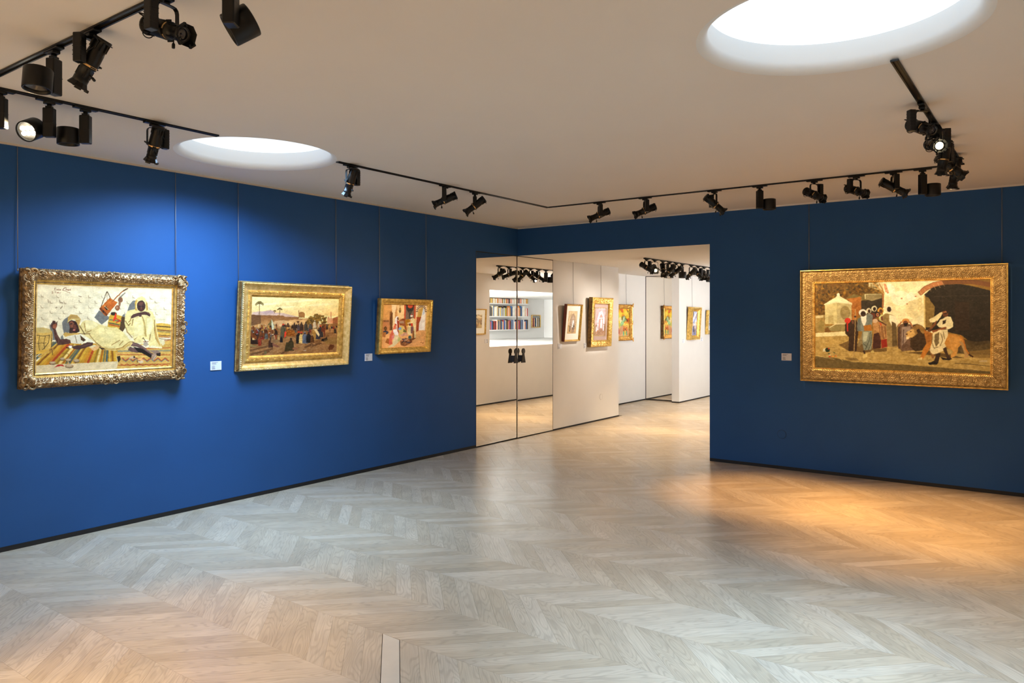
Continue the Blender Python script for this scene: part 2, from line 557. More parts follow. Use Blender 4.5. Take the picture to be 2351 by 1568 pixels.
# ------------------------------------------------------------------ chevron parquet
def oak(name, use_attr):
    m, nt, b = new_mat(name)
    L = nt.links
    if use_attr:
        co = N(nt, 'ShaderNodeAttribute', attribute_name='grain').outputs['Vector']
        rn = N(nt, 'ShaderNodeAttribute', attribute_name='rnd').outputs['Fac']
        add = co
    else:
        tc = N(nt, 'ShaderNodeTexCoord')
        oi = N(nt, 'ShaderNodeObjectInfo')
        rn = oi.outputs['Random']
        off = N(nt, 'ShaderNodeVectorMath', operation='MULTIPLY', inp={1: (37.0, 53.0, 11.0)})
        cb = N(nt, 'ShaderNodeCombineXYZ')
        for i in range(3):
            L.new(rn, cb.inputs[i])
        L.new(cb.outputs[0], off.inputs[0])
        a = N(nt, 'ShaderNodeVectorMath', operation='ADD')
        L.new(tc.outputs['Object'], a.inputs[0])
        L.new(off.outputs[0], a.inputs[1])
        add = a.outputs[0]
    # fine streaks along the plank
    s1 = N(nt, 'ShaderNodeVectorMath', operation='MULTIPLY', inp={1: (5.0, 230.0, 1.0)})
    L.new(add, s1.inputs[0])
    n1 = N(nt, 'ShaderNodeTexNoise', inp={'Scale': 1.0, 'Detail': 4.0, 'Roughness': 0.6})
    L.new(s1.outputs[0], n1.inputs['Vector'])
    # cathedral figure: warped bands
    s2 = N(nt, 'ShaderNodeVectorMath', operation='MULTIPLY', inp={1: (1.7, 10.0, 1.0)})
    L.new(add, s2.inputs[0])
    n2 = N(nt, 'ShaderNodeTexNoise', inp={'Scale': 1.0, 'Detail': 1.5, 'Roughness': 0.4})
    L.new(s2.outputs[0], n2.inputs['Vector'])
    mul = N(nt, 'ShaderNodeMath', operation='MULTIPLY', inp={1: 120.0})
    L.new(n2.outputs[0], mul.inputs[0])
    sn = N(nt, 'ShaderNodeMath', operation='SINE')
    L.new(mul.outputs[0], sn.inputs[0])
    pw = N(nt, 'ShaderNodeMapRange', inp={1: 0.1, 2: 1.0, 3: 0.0, 4: 1.0})
    L.new(sn.outputs[0], pw.inputs[0])
    # big tone drift
    n3 = N(nt, 'ShaderNodeTexNoise', inp={'Scale': 3.0, 'Detail': 2.0})
    L.new(add, n3.inputs['Vector'])
    cr = N(nt, 'ShaderNodeValToRGB')
    e = cr.color_ramp.elements
    e[0].position = 0.0
    e[0].color = (0.502, 0.378, 0.250, 1)
    e[1].position = 1.0
    e[1].color = (0.598, 0.470, 0.336, 1)
    k = e.new(0.5)
    k.color = (0.552, 0.425, 0.292, 1)
    L.new(rn, cr.inputs[0])
    # brightness factor
    f1 = N(nt, 'ShaderNodeMapRange', inp={1: 0.3, 2: 0.7, 3: 0.90, 4: 1.08})
    L.new(n1.outputs[0], f1.inputs[0])
    f2 = N(nt, 'ShaderNodeMath', operation='MULTIPLY_ADD', inp={1: -0.13, 2: 1.03})
    L.new(pw.outputs[0], f2.inputs[0])
    f3 = N(nt, 'ShaderNodeMapRange', inp={1: 0.3, 2: 0.7, 3: 0.90, 4: 1.09})
    L.new(n3.outputs[0], f3.inputs[0])
    m1 = N(nt, 'ShaderNodeMath', operation='MULTIPLY')
    L.new(f1.outputs[0], m1.inputs[0]); L.new(f2.outputs[0], m1.inputs[1])
    m2 = N(nt, 'ShaderNodeMath', operation='MULTIPLY')
    L.new(m1.outputs[0], m2.inputs[0]); L.new(f3.outputs[0], m2.inputs[1])
    sc = N(nt, 'ShaderNodeVectorMath', operation='SCALE')
    L.new(cr.outputs[0], sc.inputs[0]); L.new(m2.outputs[0], sc.inputs['Scale'])
    L.new(sc.outputs[0], b.inputs['Base Color'])
    b.inputs['Roughness'].default_value = 0.25
    b.inputs['Specular IOR Level'].default_value = 0.5
    bp = N(nt, 'ShaderNodeBump', inp={'Strength': 0.10, 'Distance': 0.001})
    L.new(m1.outputs[0], bp.inputs['Height'])
    L.new(bp.outputs[0], b.inputs['Normal'])
    return m


M['oak'] = oak('oak_plank', False)
M['oak_f'] = oak('oak_plank_field', True)


def clip(poly, a, b, c):
    out = []
    for i in range(len(poly)):
        p, q = poly[i], poly[(i + 1) % len(poly)]
        dp = a * p[0] + b * p[1] + c
        dq = a * q[0] + b * q[1] + c
        if dp >= 0:
            out.append(p)
        if (dp >= 0) != (dq >= 0):
            t = dp / (dp - dq)
            out.append((p[0] + (q[0] - p[0]) * t, p[1] + (q[1] - p[1]) * t))
    return out


def projpx(x, y):
    v = Vector((x, y, 0)) - CAM
    z = v.dot(FW)
    if z < 0.3:
        return None
    return (1175.5 + 1725 * v.dot(RT) / z, 732.5 + 1725 * CAM.z / z)


def floor():
    rng = random.Random(4)
    PW, CW, Y0, X0 = 0.124, 0.4232, -5.467, 3.080
    g = 0.00032
    ca = math.sqrt(0.5)
    planks = []
    for k in range(-9, 40):
        yb = Y0 + k * CW        # lower seam of this column
        yt = yb + CW
        if yb > YE or yt < YF:
            continue
        # column k=-1 runs (+x,-y); columns alternate
        neg = (k % 2 != 0)
        for j in range(-40, 40):
            xa = X0 + j * PW     # x at the seam with phase 0
            if neg:
                poly = [(xa + CW, yb), (xa + CW + PW, yb), (xa + PW, yt), (xa, yt)]
            else:
                poly = [(xa, yb), (xa + PW, yb), (xa + PW + CW, yt), (xa + CW, yt)]
            # shrink for the joint
            cx = sum(p[0] for p in poly) / 4
            cy = sum(p[1] for p in poly) / 4
            poly = [(cx + (p[0] - cx) * (1 - 2 * g / PW * 1.4), cy + (p[1] - cy) * (1 - 2 * g / CW)) for p in poly]
            full = poly
            x1 = XR if cy < 0.02 else XP
            x0 = 0.0
            if 2.86 < cy < 5.45:
                x0 = -0.78
            poly = clip(poly, 1, 0, -x0 - 0.0005)
            if len(poly) > 2:
                poly = clip(poly, -1, 0, x1 - 0.0005)
            if len(poly) > 2:
                poly = clip(poly, 0, 1, -YF)
            if len(poly) > 2:
                poly = clip(poly, 0, -1, YE)
            if len(poly) < 3:
                continue
            ar = 0.5 * abs(sum(poly[i][0] * poly[(i + 1) % len(poly)][1] - poly[(i + 1) % len(poly)][0] * poly[i][1] for i in range(len(poly))))
            if ar < 1e-4:
                continue
            px = [projpx(*p) for p in poly]
            vis = 0
            if all(px):
                q = clip(clip(clip(px, 1, 0, 0), -1, 0, 2351) or [(0, 0)] * 3, 0, -1, 1568)
                if len(q) > 2:
                    vis = 0.5 * abs(sum(q[i][0] * q[(i + 1) % len(q)][1] - q[(i + 1) % len(q)][0] * q[i][1] for i in range(len(q))))
            planks.append((vis, neg, cx, cy, poly, full, ar, j, k))
    planks.sort(key=lambda p: -p[0])
    shared = {}
    T = 0.008
    fv, ff, gr, rd = [], [], [], []
    pale = min(planks, key=lambda p: (p[2] - 3.36) ** 2 + (p[3] + 5.679) ** 2)
    for i, (vis, neg, cx, cy, poly, full, ar, j, k) in enumerate(planks):
        ang = -math.pi / 4 if neg else math.pi / 4
        c, s = math.cos(-ang), math.sin(-ang)
        loc2 = [((x - cx) * c - (y - cy) * s, (x - cx) * s + (y - cy) * c) for x, y in poly]
        n = len(poly)
        if i < 300 and vis > 0:
            same = len(poly) == 4 and max(abs(poly[q][0] - full[q][0]) + abs(poly[q][1] - full[q][1]) for q in range(4)) < 1e-6
            me = shared.get(neg) if same else None
            if me is None:
                vs = [(x, y, 0) for x, y in loc2] + [(x, y, -T) for x, y in loc2]
                fs = [tuple(range(n))] + [(q, q + n, (q + 1) % n + n, (q + 1) % n) for q in range(n)]
                me = bpy.data.meshes.new('plank')
                me.from_pydata(vs, [], fs)
                me.materials.append(M['oak'])
                if same:
                    shared[neg] = me
            o = bpy.data.objects.new('plank', me)
            COL.objects.link(o)
            o.parent = FLOOR
            o.location = (cx, cy, 0)
            o.rotation_euler = (0, 0, ang)
            if (j, k) == (pale[7], pale[8]):
                o['label'] = 'pale replacement plank with dark open joints'
                me2 = me.copy()
                me2.materials.clear()
                me2.materials.append(plain('pale_oak_plank', (0.60, 0.475, 0.335), 0.42, noise=0.05, nscale=9))
                o.data = me2
                o.scale = (0.995, 0.94, 1)
        else:
            b = len(fv)
            fv += [(x, y, 0) for x, y in poly] + [(x, y, -T) for x, y in poly]
            ff += [tuple(b + q for q in range(n))] + [(b + q, b + q + n, b + (q + 1) % n + n, b + (q + 1) % n) for q in range(n)]
            ox, oy = rng.uniform(-40, 40), rng.uniform(-40, 40)
            gr += [(x + ox, y + oy, 0.0) for x, y in loc2] * 2
            rd += [rng.random()] * (2 * n)
    me = bpy.data.meshes.new('plank_field')
    me.from_pydata(fv, [], ff)
    a = me.attributes.new('grain', 'FLOAT_VECTOR', 'POINT')
    a.data.foreach_set('vector', np.array(gr, dtype=np.float32).ravel())
    a = me.attributes.new('rnd', 'FLOAT', 'POINT')
    a.data.foreach_set('value', np.array(rd, dtype=np.float32))
    me.materials.append(M['oak_f'])
    o = bpy.data.objects.new('plank_field', me)
    COL.objects.link(o)
    o.parent = FLOOR
    tag(o, 'pale oak chevron planks further off', kind='stuff')


floor()


# ------------------------------------------------------------------ lighting tracks
TH = 0.009      # how far the tracks stand below the ceiling


def track(a, b, z, label):
    """surface track from a to b (xy), underside at z-0.02"""
    a, b = Vector((*a, 0)), Vector((*b, 0))
    d = (b - a)
    L = d.length
    r = empty('lighting_track', (a.x, a.y, z), math.atan2(d.y, d.x))
    m = MB()
    m.cbox(0, L, -0.018, -0.009, -TH, 0, 0.001)
    m.cbox(0, L, 0.009, 0.018, -TH, 0, 0.001)
    m.box(0, L, -0.009, 0.009, -0.003, 0)
    m.build('rail', M['black'], r)
    c = MB()
    c.box(0.002, L - 0.002, -0.0066, -0.0056, -0.0055, -0.003)
    c.box(0.002, L - 0.002, 0.0056, 0.0066, -0.0055, -0.003)
    c.build('conductor', M['copper'], r)
    for x0 in (-0.004, L):
        MB().cbox(x0, x0 + 0.004, -0.018, 0.018, -TH - 0.001, 0, 0.001).build('end_cap', M['black2'], r)
    tag(r, label, 'light track', 'black ceiling light tracks')
    return r


TX, TB, TC, TD = 1.37, -1.35, -6.66, 5.24
track((TX, -6.64), (TX, -5.305), H, 'short black light track on the ceiling left of the small skylight')
track((TX, -4.28), (TX, TB), H, 'black light track along the left blue wall right of the small skylight')
track((TX + 0.02, TB), (TD + 0.02, TB), H, 'long black light track along the back wall ceiling')
track((TX - 0.018, TC), (4.6, TC), H, 'black light track crossing the top left corner nearest the camera')
track((TD, -4.27), (TD, TB - 0.02), H, 'black light track running from the large skylight to the back track')
track((1.24, 1.28), (1.24, 7.5), H2, 'black light track on the passage ceiling')

# ------------------------------------------------------------------ lamp part meshes (shared)
PM = {}
m = MB()
m.cbox(-0.065, 0.065, -0.0175, 0.0175, -0.010, 0.0, 0.002)
m.cbox(-0.026, 0.026, -0.0165, 0.0165, -0.024, -0.010, 0.002)
m.lathe([(-0.034, 0.011), (-0.024, 0.011)], 12, 'z')
PM['adapter'] = m.mesh('track_adapter')
# driver box beside the yoke
m = MB()
m.cbox(-0.019, 0.019, 0.050, 0.086, -0.150, -0.030, 0.003)
for k in range(5):
    z = -0.052 - k * 0.018
    m.box(-0.0195, 0.0195, 0.0498, 0.0862, z, z + 0.0022)
m.box(-0.012, 0.012, 0.030, 0.055, -0.040, -0.031)
PM['driver'] = m.mesh('driver_box')
# yoke: flat bar bent to an inverted U
m = MB()
path = [(-0.045, -0.140), (-0.045, -0.055), (-0.042, -0.044), (-0.034, -0.036), (-0.020, -0.034), (0.020, -0.034), (0.034, -0.036), (0.042, -0.044), (0.045, -0.055), (0.045, -0.140)]
hw, th = 0.009, 0.0018
vs, fs = [], []
for i, (y, z) in enumerate(path):
    a = Vector(path[max(i - 1, 0)]); b = Vector(path[min(i + 1, len(path) - 1)])
    t = (b - a).normalized()
    nrm = Vector((-t.y, t.x))
    for sx in (-hw, hw):
        for sg in (1, -1):
            vs.append((sx, y + nrm.x * th * sg, z + nrm.y * th * sg))
for i in range(len(path) - 1):
    a, b = i * 4, i * 4 + 4
    fs += [(a, a + 2, b + 2, b), (a + 1, b + 1, b + 3, a + 3), (a, b, b + 1, a + 1), (a + 2, a + 3, b + 3, b + 2)]
fs += [(0, 1, 3, 2), (len(vs) - 4, len(vs) - 2, len(vs) - 1, len(vs) - 3)]
m.add(vs, fs)
PM['yoke'] = m.mesh('yoke')
# head: rear housing, +x is the beam
m = MB()
m.lathe([(-0.112, 0.018), (-0.112, 0.036), (-0.105, 0.038), (-0.101, 0.036), (-0.100, 0.027), (-0.080, 0.030), (-0.045, 0.034), (0.006, 0.036), (0.010, 0.035)], 20)
for k in range(10):
    a = 2 * math.pi * k / 10
    m.m = Matrix.Rotation(a, 4, 'X')
    m.box(-0.098, -0.062, -0.0018, 0.0018, 0.028, 0.0355)
m.m = None
PM['body'] = m.mesh('lamp_body')
m = MB().lathe([(0.010, 0.033), (0.018, 0.033)], 20, cap0=False, cap1=False)
PM['ring'] = m.mesh('shutter_ring')
m = MB()
for a in (20, 110, 200, 290):
    m.m = Matrix.Rotation(math.radians(a), 4, 'X')
    m.box(0.0115, 0.0165, -0.010, 0.010, 0.030, 0.040)
m.m = None
m.lathe([(0.018, 0.034), (0.024, 0.034), (0.026, 0.029), (0.070, 0.028), (0.072, 0.030), (0.092, 0.030), (0.094, 0.028)], 20, cap0=True, cap1=False)
m.lathe([(0.094, 0.028), (0.094, 0.024), (0.080, 0.024)], 20, cap0=False, cap1=False)
for a in (45, 135, 225, 315):
    m.m = Matrix.Rotation(math.radians(a), 4, 'X')
    m.box(0.030, 0.068, -0.003, 0.003, 0.027, 0.031)
m.m = None
PM['barrel'] = m.mesh('lens_barrel')
# colour-frame holder: octagonal flare with four claws
m = MB()
oc = 8
vs = []
for (x, r) in ((0.090, 0.031), (0.112, 0.042), (0.114, 0.042), (0.092, 0.029)):
    for k in range(oc):
        a = 2 * math.pi * (k + 0.5) / oc
        vs.append((x, r * math.cos(a), r * math.sin(a)))
fs = []
for i in range(3):
    for k in range(oc):
        fs.append((i * oc + k, i * oc + (k + 1) % oc, (i + 1) * oc + (k + 1) % oc, (i + 1) * oc + k))
m.add(vs, fs)
for a in (0, 90, 180):
    m.m = Matrix.Rotation(math.radians(a + 45), 4, 'X')
    m.box(0.109, 0.120, -0.013, 0.013, 0.039, 0.046)
    m.box(0.117, 0.120, -0.013, -0.007, 0.030, 0.046)
    m.box(0.117, 0.120, 0.007, 0.013, 0.030, 0.046)
m.m = None
PM['holder'] = m.mesh('gel_frame_holder')
m = MB().lathe([(0.082, 0.0005), (0.085, 0.012), (0.083, 0.0235)], 20, cap0=False, cap1=False)
PM['lens'] = m.mesh('lens')
m = MB()
for x, r in ((0.086, 0.0235), (0.090, 0.0242)):
    pts = [(x, r * math.cos(t * math.pi / 8), r * math.sin(t * math.pi / 8)) for t in range(17)]
    m.tube(pts, 0.0008, 4, False)
PM['lensring'] = m.mesh('lens_ring')
m = MB()
m.lathe([(0.036, 0.004), (0.050, 0.004)], 8, 'y')
m.box(-0.004, 0.004, 0.050, 0.058, -0.014, 0.014)
PM['knob'] = m.mesh('yoke_knob')
m = MB()
m.lathe([(-0.052, 0.0025), (-0.034, 0.0025)], 8, 'z')
m.m = Matrix.Translation((0, 0, 0))
m.lathe([(-0.070, 0.004), (-0.068, 0.006), (-0.054, 0.006), (-0.050, 0.004)], 8, 'z')
m.m = None
PM['lever'] = m.mesh('focus_lever')
m = MB()
m.tube([(-0.100, 0.022 * math.cos(t), -0.030 - 0.016 * math.sin(t)) for t in [math.pi * k / 8 for k in range(9)]], 0.0022, 6)
PM['loop'] = m.mesh('rear_handle')

# downlight parts
m = MB()
m.cbox(-0.021, 0.021, -0.028, 0.028, -0.205, -0.045, 0.004)
m.box(-0.0215, 0.0215, -0.0282, 0.0282, -0.128, -0.1265)
m.lathe([(-0.046, 0.012), (-0.022, 0.012)], 10, 'z')
m.box(-0.012, 0.012, -0.016, 0.016, -0.046, -0.034)
PM['dbox'] = m.mesh('driver_box')
m = MB()
m.lathe([(-0.048, 0.050), (-0.046, 0.056), (-0.042, 0.058), (0.044, 0.058), (0.047, 0.0565), (0.047, 0.052), (0.030, 0.050)], 28, cap1=False)
PM['can'] = m.mesh('lamp_can')
m = MB()
m.lathe([(0.0, 0.0005), (0.010, 0.02), (0.030, 0.050)], 24, cap0=False, cap1=False)
PM['reflector'] = m.mesh('reflector')
m = MB()
m.lathe([(0.018, 0.012), (0.031, 0.012)], 12, 'x')
PM['led'] = m.mesh('led')
m = MB().lathe([(-0.030, 0.008), (0.0, 0.008)], 10, 'y')
PM['arm'] = m.mesh('pivot_arm')

LIGHTN = [0]


def spot(parent_pt, target, power, size_deg, col, blend=0.6, radius=0.015, name='lamp_light'):
    l = bpy.data.lights.new(name, 'SPOT')
    l.energy = power
    l.color = col
    l.spot_size = math.radians(size_deg)
    l.spot_blend = blend
    l.shadow_soft_size = radius
    o = bpy.data.objects.new(name, l)
    COL.objects.link(o)
    d = (Vector(target) - Vector(parent_pt)).normalized()
    o.location = parent_pt
    o.rotation_mode = 'QUATERNION'
    o.rotation_quaternion = d.to_track_quat('-Z', 'Y')
    return o


def framing(pt, quad, power, col, soft=0.012, name='profile_light', radius=0.02):
    """profile spot whose four shutters are set to the edges of quad (world points)"""
    c = sum((Vector(p) for p in quad), Vector()) / 4
    o = spot(pt, c, power, 100, col, 0.0, radius, name)
    l = o.data
    mw = Matrix.Translation(o.location) @ o.rotation_quaternion.to_matrix().to_4x4()
    inv = mw.inverted()
    uv = []
    ang = 0
    for p in quad:
        q = inv @ Vector(p)
        uv.append((q.x / q.z, q.y / q.z))
        ang = max(ang, math.atan(math.hypot(q.x, q.y) / -q.z))
    l.spot_size = min(math.radians(170), 2 * ang + 0.12)
    l.use_nodes = True
    nt = l.node_tree
    em = nt.nodes['Emission']
    tc = N(nt, 'ShaderNodeTexCoord')
    sp = N(nt, 'ShaderNodeSeparateXYZ')
    nt.links.new(tc.outputs['Normal'], sp.inputs[0])
    dv = []
    for i in (0, 1):
        d = N(nt, 'ShaderNodeMath', operation='DIVIDE')
        nt.links.new(sp.outputs[i], d.inputs[0])
        nt.links.new(sp.outputs[2], d.inputs[1])
        dv.append(d)
    cb = N(nt, 'ShaderNodeCombineXYZ', inp={2: 1.0})
    nt.links.new(dv[0].outputs[0], cb.inputs[0])
    nt.links.new(dv[1].outputs[0], cb.inputs[1])
    cu = sum(p[0] for p in uv) / 4
    cv = sum(p[1] for p in uv) / 4
    last = None
    for i in range(4):
        (x0, y0), (x1, y1) = uv[i], uv[(i + 1) % 4]
        a, b = y1 - y0, x0 - x1
        n = math.hypot(a, b)
        a, b = a / n, b / n
        cc = -(a * x0 + b * y0)
        if a * cu + b * cv + cc < 0:
            a, b, cc = -a, -b, -cc
        dt = N(nt, 'ShaderNodeVectorMath', operation='DOT_PRODUCT', inp={1: (a, b, cc)})
        nt.links.new(cb.outputs[0], dt.inputs[0])
        mr = N(nt, 'ShaderNodeMapRange', interpolation_type='SMOOTHSTEP', inp={1: -soft, 2: soft, 3: 0.0, 4: 1.0})
        nt.links.new(dt.outputs['Value'], mr.inputs[0])
        if last is None:
            last = mr.outputs[0]
        else:
            mm = N(nt, 'ShaderNodeMath', operation='MULTIPLY')
            nt.links.new(last, mm.inputs[0])
            nt.links.new(mr.outputs[0], mm.inputs[1])
            last = mm.outputs[0]
    nt.links.new(last, em.inputs['Strength'])
    return o


def keep_world(o, parent):
    bpy.context.view_layer.update()
    mw = o.matrix_world.copy()
    o.parent = parent
    o.matrix_parent_inverse = parent.matrix_world.inverted()
    return o


LAMPS = {}


def profile_lamp(key, x, y, zt, ta, d, label, lit=False, group='black profile spotlights', flip=1):
    """x,y on the track; zt = ceiling height; ta = track angle; d = aim (world vector)"""
    d = Vector(d).normalized()
    pan = math.atan2(d.y, d.x)
    tilt = math.asin(-d.z)
    z0 = zt - TH
    r = empty('track_spotlight', (x, y, z0), pan)
    link('track_adapter', PM['adapter'], M['black'], r, (0, 0, 0), (0, 0, ta - pan))
    db = link('driver_box', PM['driver'], M['black2'], r)
    db.scale = (1, flip, 1)
    link('yoke', PM['yoke'], M['black'], r)
    pv = (0, 0, -0.128)
    rot = (0, tilt, 0)
    body = link('lamp_body', PM['body'], M['black'], r, pv, rot)
    for s in (1, -1):
        k = link('knob', PM['knob'], M['black'], body)
        k.scale = (1, s, 1)
    link('rear_handle', PM['loop'], M['black'], body)
    bar = link('lens_barrel', PM['barrel'], M['black'], r, pv, rot)
    link('shutter_ring', PM['ring'], M['brass'], bar)
    link('focus_lever', PM['lever'], M['black2'], bar, (0.036, 0, 0.008), (0, -0.3, 0))
    lm = PM['lens']
    if lit:
        lm = lm.copy()
        lm.materials.clear()
    link('lens', lm, M['lit'] if lit else M['lens'], bar)
    link('lens_ring', PM['lensring'], M['chrome'], bar)
    link('gel_frame_holder', PM['holder'], M['black'], r, pv, rot)
    # flex from driver to the rear of the head
    Rm = Matrix.Rotation(tilt, 3, 'Y')
    end = Rm @ Vector((-0.095, 0.02 * flip, 0.022)) + Vector(pv)
    st = Vector((-0.015, 0.056 * flip, -0.10))
    pts = []
    for i in range(11):
        t = i / 10
        p = st.lerp(end, t) + Vector((-0.035 * math.sin(math.pi * t), -0.02 * flip * math.sin(2 * math.pi * t), 0.022 * math.sin(math.pi * t)))
        pts.append(p)
    MB().tube(pts, 0.0026, 6).build('cable', M['black2'], r)
    tag(r, label, 'spotlight', group)
    bpy.context.view_layer.update()
    lens = Vector((x, y, z0 - 0.128)) + d * 0.122
    LAMPS[key] = (r, lens, d)
    return r


def down_lamp(key, x, y, zt, ta, d, label, side=1, boxrot=0.0, lit=None, group='black cylinder downlights'):
    d = Vector(d).normalized()
    z0 = zt - TH
    r = empty('track_downlight', (x, y, z0), boxrot)
    link('track_adapter', PM['adapter'], M['black'], r, (0.045 * 0, 0, 0), (0, 0, ta - boxrot))
    link('driver_box', PM['dbox'], M['black2'], r)
    # can hangs beside the box on a short arm along local y
    pv = Vector((0, side * 0.094, -0.165))
    link('pivot_arm', PM['arm'], M['black'], r, (0, side * 0.056 if side < 0 else 0.042 + 0.016, -0.165), (0, 0, 0 if side > 0 else 0))
    q = (Matrix.Rotation(-boxrot, 3, 'Z') @ d).to_track_quat('X', 'Z')
    can = link('lamp_can', PM['can'], M['black'], r, pv)
    can.rotation_mode = 'QUATERNION'
    can.rotation_quaternion = q
    rf = PM['reflector']
    if lit:
        rf = rf.copy()
        rf.materials.clear()
    link('reflector', rf, {'led': M['ledback'], 'soft': M['soft']}.get(lit, M['lens']), can)
    if lit == 'led':
        for i in range(3):
            for j in range(2):
                link('led', PM['led'], M['lit2'], can, (0.004, (i - 1) * 0.026, (j - 0.5) * 0.028))
    tag(r, label, 'downlight', group)
    bpy.context.view_layer.update()
    pt = Matrix.Translation((x, y, z0)) @ Matrix.Rotation(boxrot, 4, 'Z') @ pv
    LAMPS[key] = (r, pt + d * 0.055, d)
    return r


def im(r, f, u):
    return RT * r + FW * f + UP * u


A90 = math.pi / 2
# near track, top left
profile_lamp('L1', 3.175, TC, H, 0, im(.86, -.42, -.34), 'black profile spotlight at the top left, nearest of all, aiming right', flip=-1)
profile_lamp('L2', 2.575, TC, H, 0, im(-.52, .05, -.85), 'black profile spotlight beside a downlight on the near track, aiming down left', flip=1)
down_lamp('L3', 2.235, TC, H, 0, im(0.0, -.12, -1), 'black cylinder downlight on the near track beside a profile spotlight', side=-1, boxrot=YAW - 0.15)
down_lamp('L0', 3.58, TC, H, 0, im(-.80, -.22, -.52), 'tilted black cylinder downlight cut by the top edge of the photo', side=1, boxrot=YAW)
# left track
down_lamp('L4', TX, -6.56, H, A90, im(.1, -.85, -.5), 'lit cylinder lamp cut off by the left edge of the photo', side=-1, boxrot=YAW - A90 + 0.1, lit='led')
down_lamp('L5', TX, -6.325, H, A90, im(-.05, -.88, -.44), 'lit cylinder lamp with six glowing diodes at the far left', side=-1, boxrot=YAW - A90 + 0.1, lit='led')
down_lamp('L6', TX, -6.135, H, A90, im(0.0, 0.02, -1), 'black cylinder downlight right of the lit six-diode lamp', side=-1, boxrot=YAW - A90 + 0.1)
profile_lamp('L7', TX, -5.73, H, A90, im(-.36, .28, -.90), 'black profile spotlight just left of the small skylight, pointing down', flip=-1)
profile_lamp('L8', TX, -4.15, H, A90, im(-.36, .26, -.90), 'black profile spotlight just right of the small skylight, pointing down', flip=-1)
profile_lamp('L9', TX, -3.03, H, A90, im(-.88, .02, -.38), 'black profile spotlight aiming left above the gap between second and third pictures', flip=1)
profile_lamp('L10', TX, -2.60, H, A90, im(-.80, -.05, -.60), 'black profile spotlight on the left track nearest the room corner', flip=-1)
# back track
profile_lamp('B1', 2.014, TB, H, 0, im(-.88, -.08, -.38), 'leftmost profile spotlight on the back wall track, aiming left', flip=1)
profile_lamp('B2', 2.533, TB, H, 0, im(-.88, -.08, -.37), 'second profile spotlight from the left on the back wall track, aiming left', flip=1)
profile_lamp('B3', 3.246, TB, H, 0, im(.78, .12, -.62), 'profile spotlight above the right edge of the opening, aiming down right', flip=1)
down_lamp('B4', 3.67, TB, H, 0, im(0, 0, -1), 'left one of two cylinder downlights on the back wall track', side=-1, boxrot=YAW + A90 + 0.2)
profile_lamp('B5', 4.143, TB, H, 0, im(.34, -.84, -.42), 'profile spotlight right of the left cylinder downlight on the back track', flip=1)
profile_lamp('B6', 4.482, TB, H, 0, im(.30, -.88, -.36), 'middle profile spotlight of the three between two cylinder downlights', flip=-1)
profile_lamp('B7', 4.764, TB, H, 0, im(.86, -.12, -.46), 'profile spotlight just left of the right cylinder downlight', flip=-1)
down_lamp('B8', 4.975, TB, H, 0, im(0, 0, -1), 'right one of two cylinder downlights on the back track, faintly lit', side=-1, boxrot=YAW + A90 + 0.2, lit='soft')
# track by the large skylight
profile_lamp('D1', TD, -3.38, H, A90, im(.12, -.90, -.40), 'nearest profile spotlight on the track below the large skylight', flip=-1)
profile_lamp('D2', TD, -2.86, H, A90, im(-.22, -.94, -.26), 'lit profile spotlight with a glowing lens below the large skylight', lit=True, flip=1)
profile_lamp('D3', TD, -2.42, H, A90, im(-.08, .15, -.98), 'profile spotlight pointing straight down beneath the lit one', flip=-1)
profile_lamp('D4', TD, -2.06, H, A90, im(.76, .05, -.55), 'profile spotlight aiming right near the far end of the right track', flip=1)
profile_lamp('D5', TD, -1.78, H, A90, im(-.10, .10, -.98), 'profile spotlight pointing down at the far end of the right track', flip=-1)
# passage track
PL = [(1.34, (.80, -.14, -.48), 0, 'first profile spotlight on the passage track, nearest the opening'),
      (1.60, (.52, -.80, -.36), 1, 'lit profile spotlight on the passage track facing the large room'),
      (1.87, (.35, -.62, -.72), 0, 'third profile spotlight on the passage track, pointing steeply down'),
      (2.10, (-.72, .10, -.62), 0, 'fourth profile spotlight on the passage track, aiming at the white wall'),
      (2.34, (-.80, .16, -.50), 0, 'fifth profile spotlight on the passage track, left of the passage downlight'),
      (2.90, (-.76, .26, -.58), 0, 'profile spotlight right of the passage downlight, aiming left'),
      (3.17, (.62, -.30, -.64), 0, 'profile spotlight on the passage track beyond the downlight, aiming right'),
      (3.42, (.40, -.78, -.48), 0, 'profile spotlight facing out near the jamb of the opening'),
      (3.72, (-.70, .40, -.60), 0, 'profile spotlight half hidden by the jamb of the opening')]
for i, (yy, d, lit, lab) in enumerate(PL):
    profile_lamp('P%d' % i, 1.24, yy, H2, A90, d, lab, lit=bool(lit), group='spotlights on the passage track', flip=(-1) ** i)
down_lamp('PD', 1.24, 2.56, H2, A90, (0, 0, -1), 'cylinder downlight in the row of lamps on the passage track', side=1, boxrot=0.4)


# ------------------------------------------------------------------ painted canvases (flat print, painted on a fine mesh)
def homog(src, dst):
    A = []
    b = []
    for (x, y), (u, v) in zip(src, dst):
        A.append([x, y, 1, 0, 0, 0, -u * x, -u * y]); b.append(u)
        A.append([0, 0, 0, x, y, 1, -v * x, -v * y]); b.append(v)
    h = np.linalg.solve(np.array(A, float), np.array(b, float))
    return np.append(h, 1).reshape(3, 3)


def vnoise(W, Hh, cx, cy, rng):
    g = rng.random((cy + 2, cx + 2))
    y = np.linspace(0, cy, Hh)
    x = np.linspace(0, cx, W)
    yi = y.astype(int); xi = x.astype(int)
    fy = (y - yi)[:, None]; fx = (x - xi)[None]
    fy = fy * fy * (3 - 2 * fy); fx = fx * fx * (3 - 2 * fx)
    a = g[yi][:, xi]; b = g[yi][:, xi + 1]; c = g[yi + 1][:, xi]; d = g[yi + 1][:, xi + 1]
    return (a * (1 - fx) + b * fx) * (1 - fy) + (c * (1 - fx) + d * fx) * fy


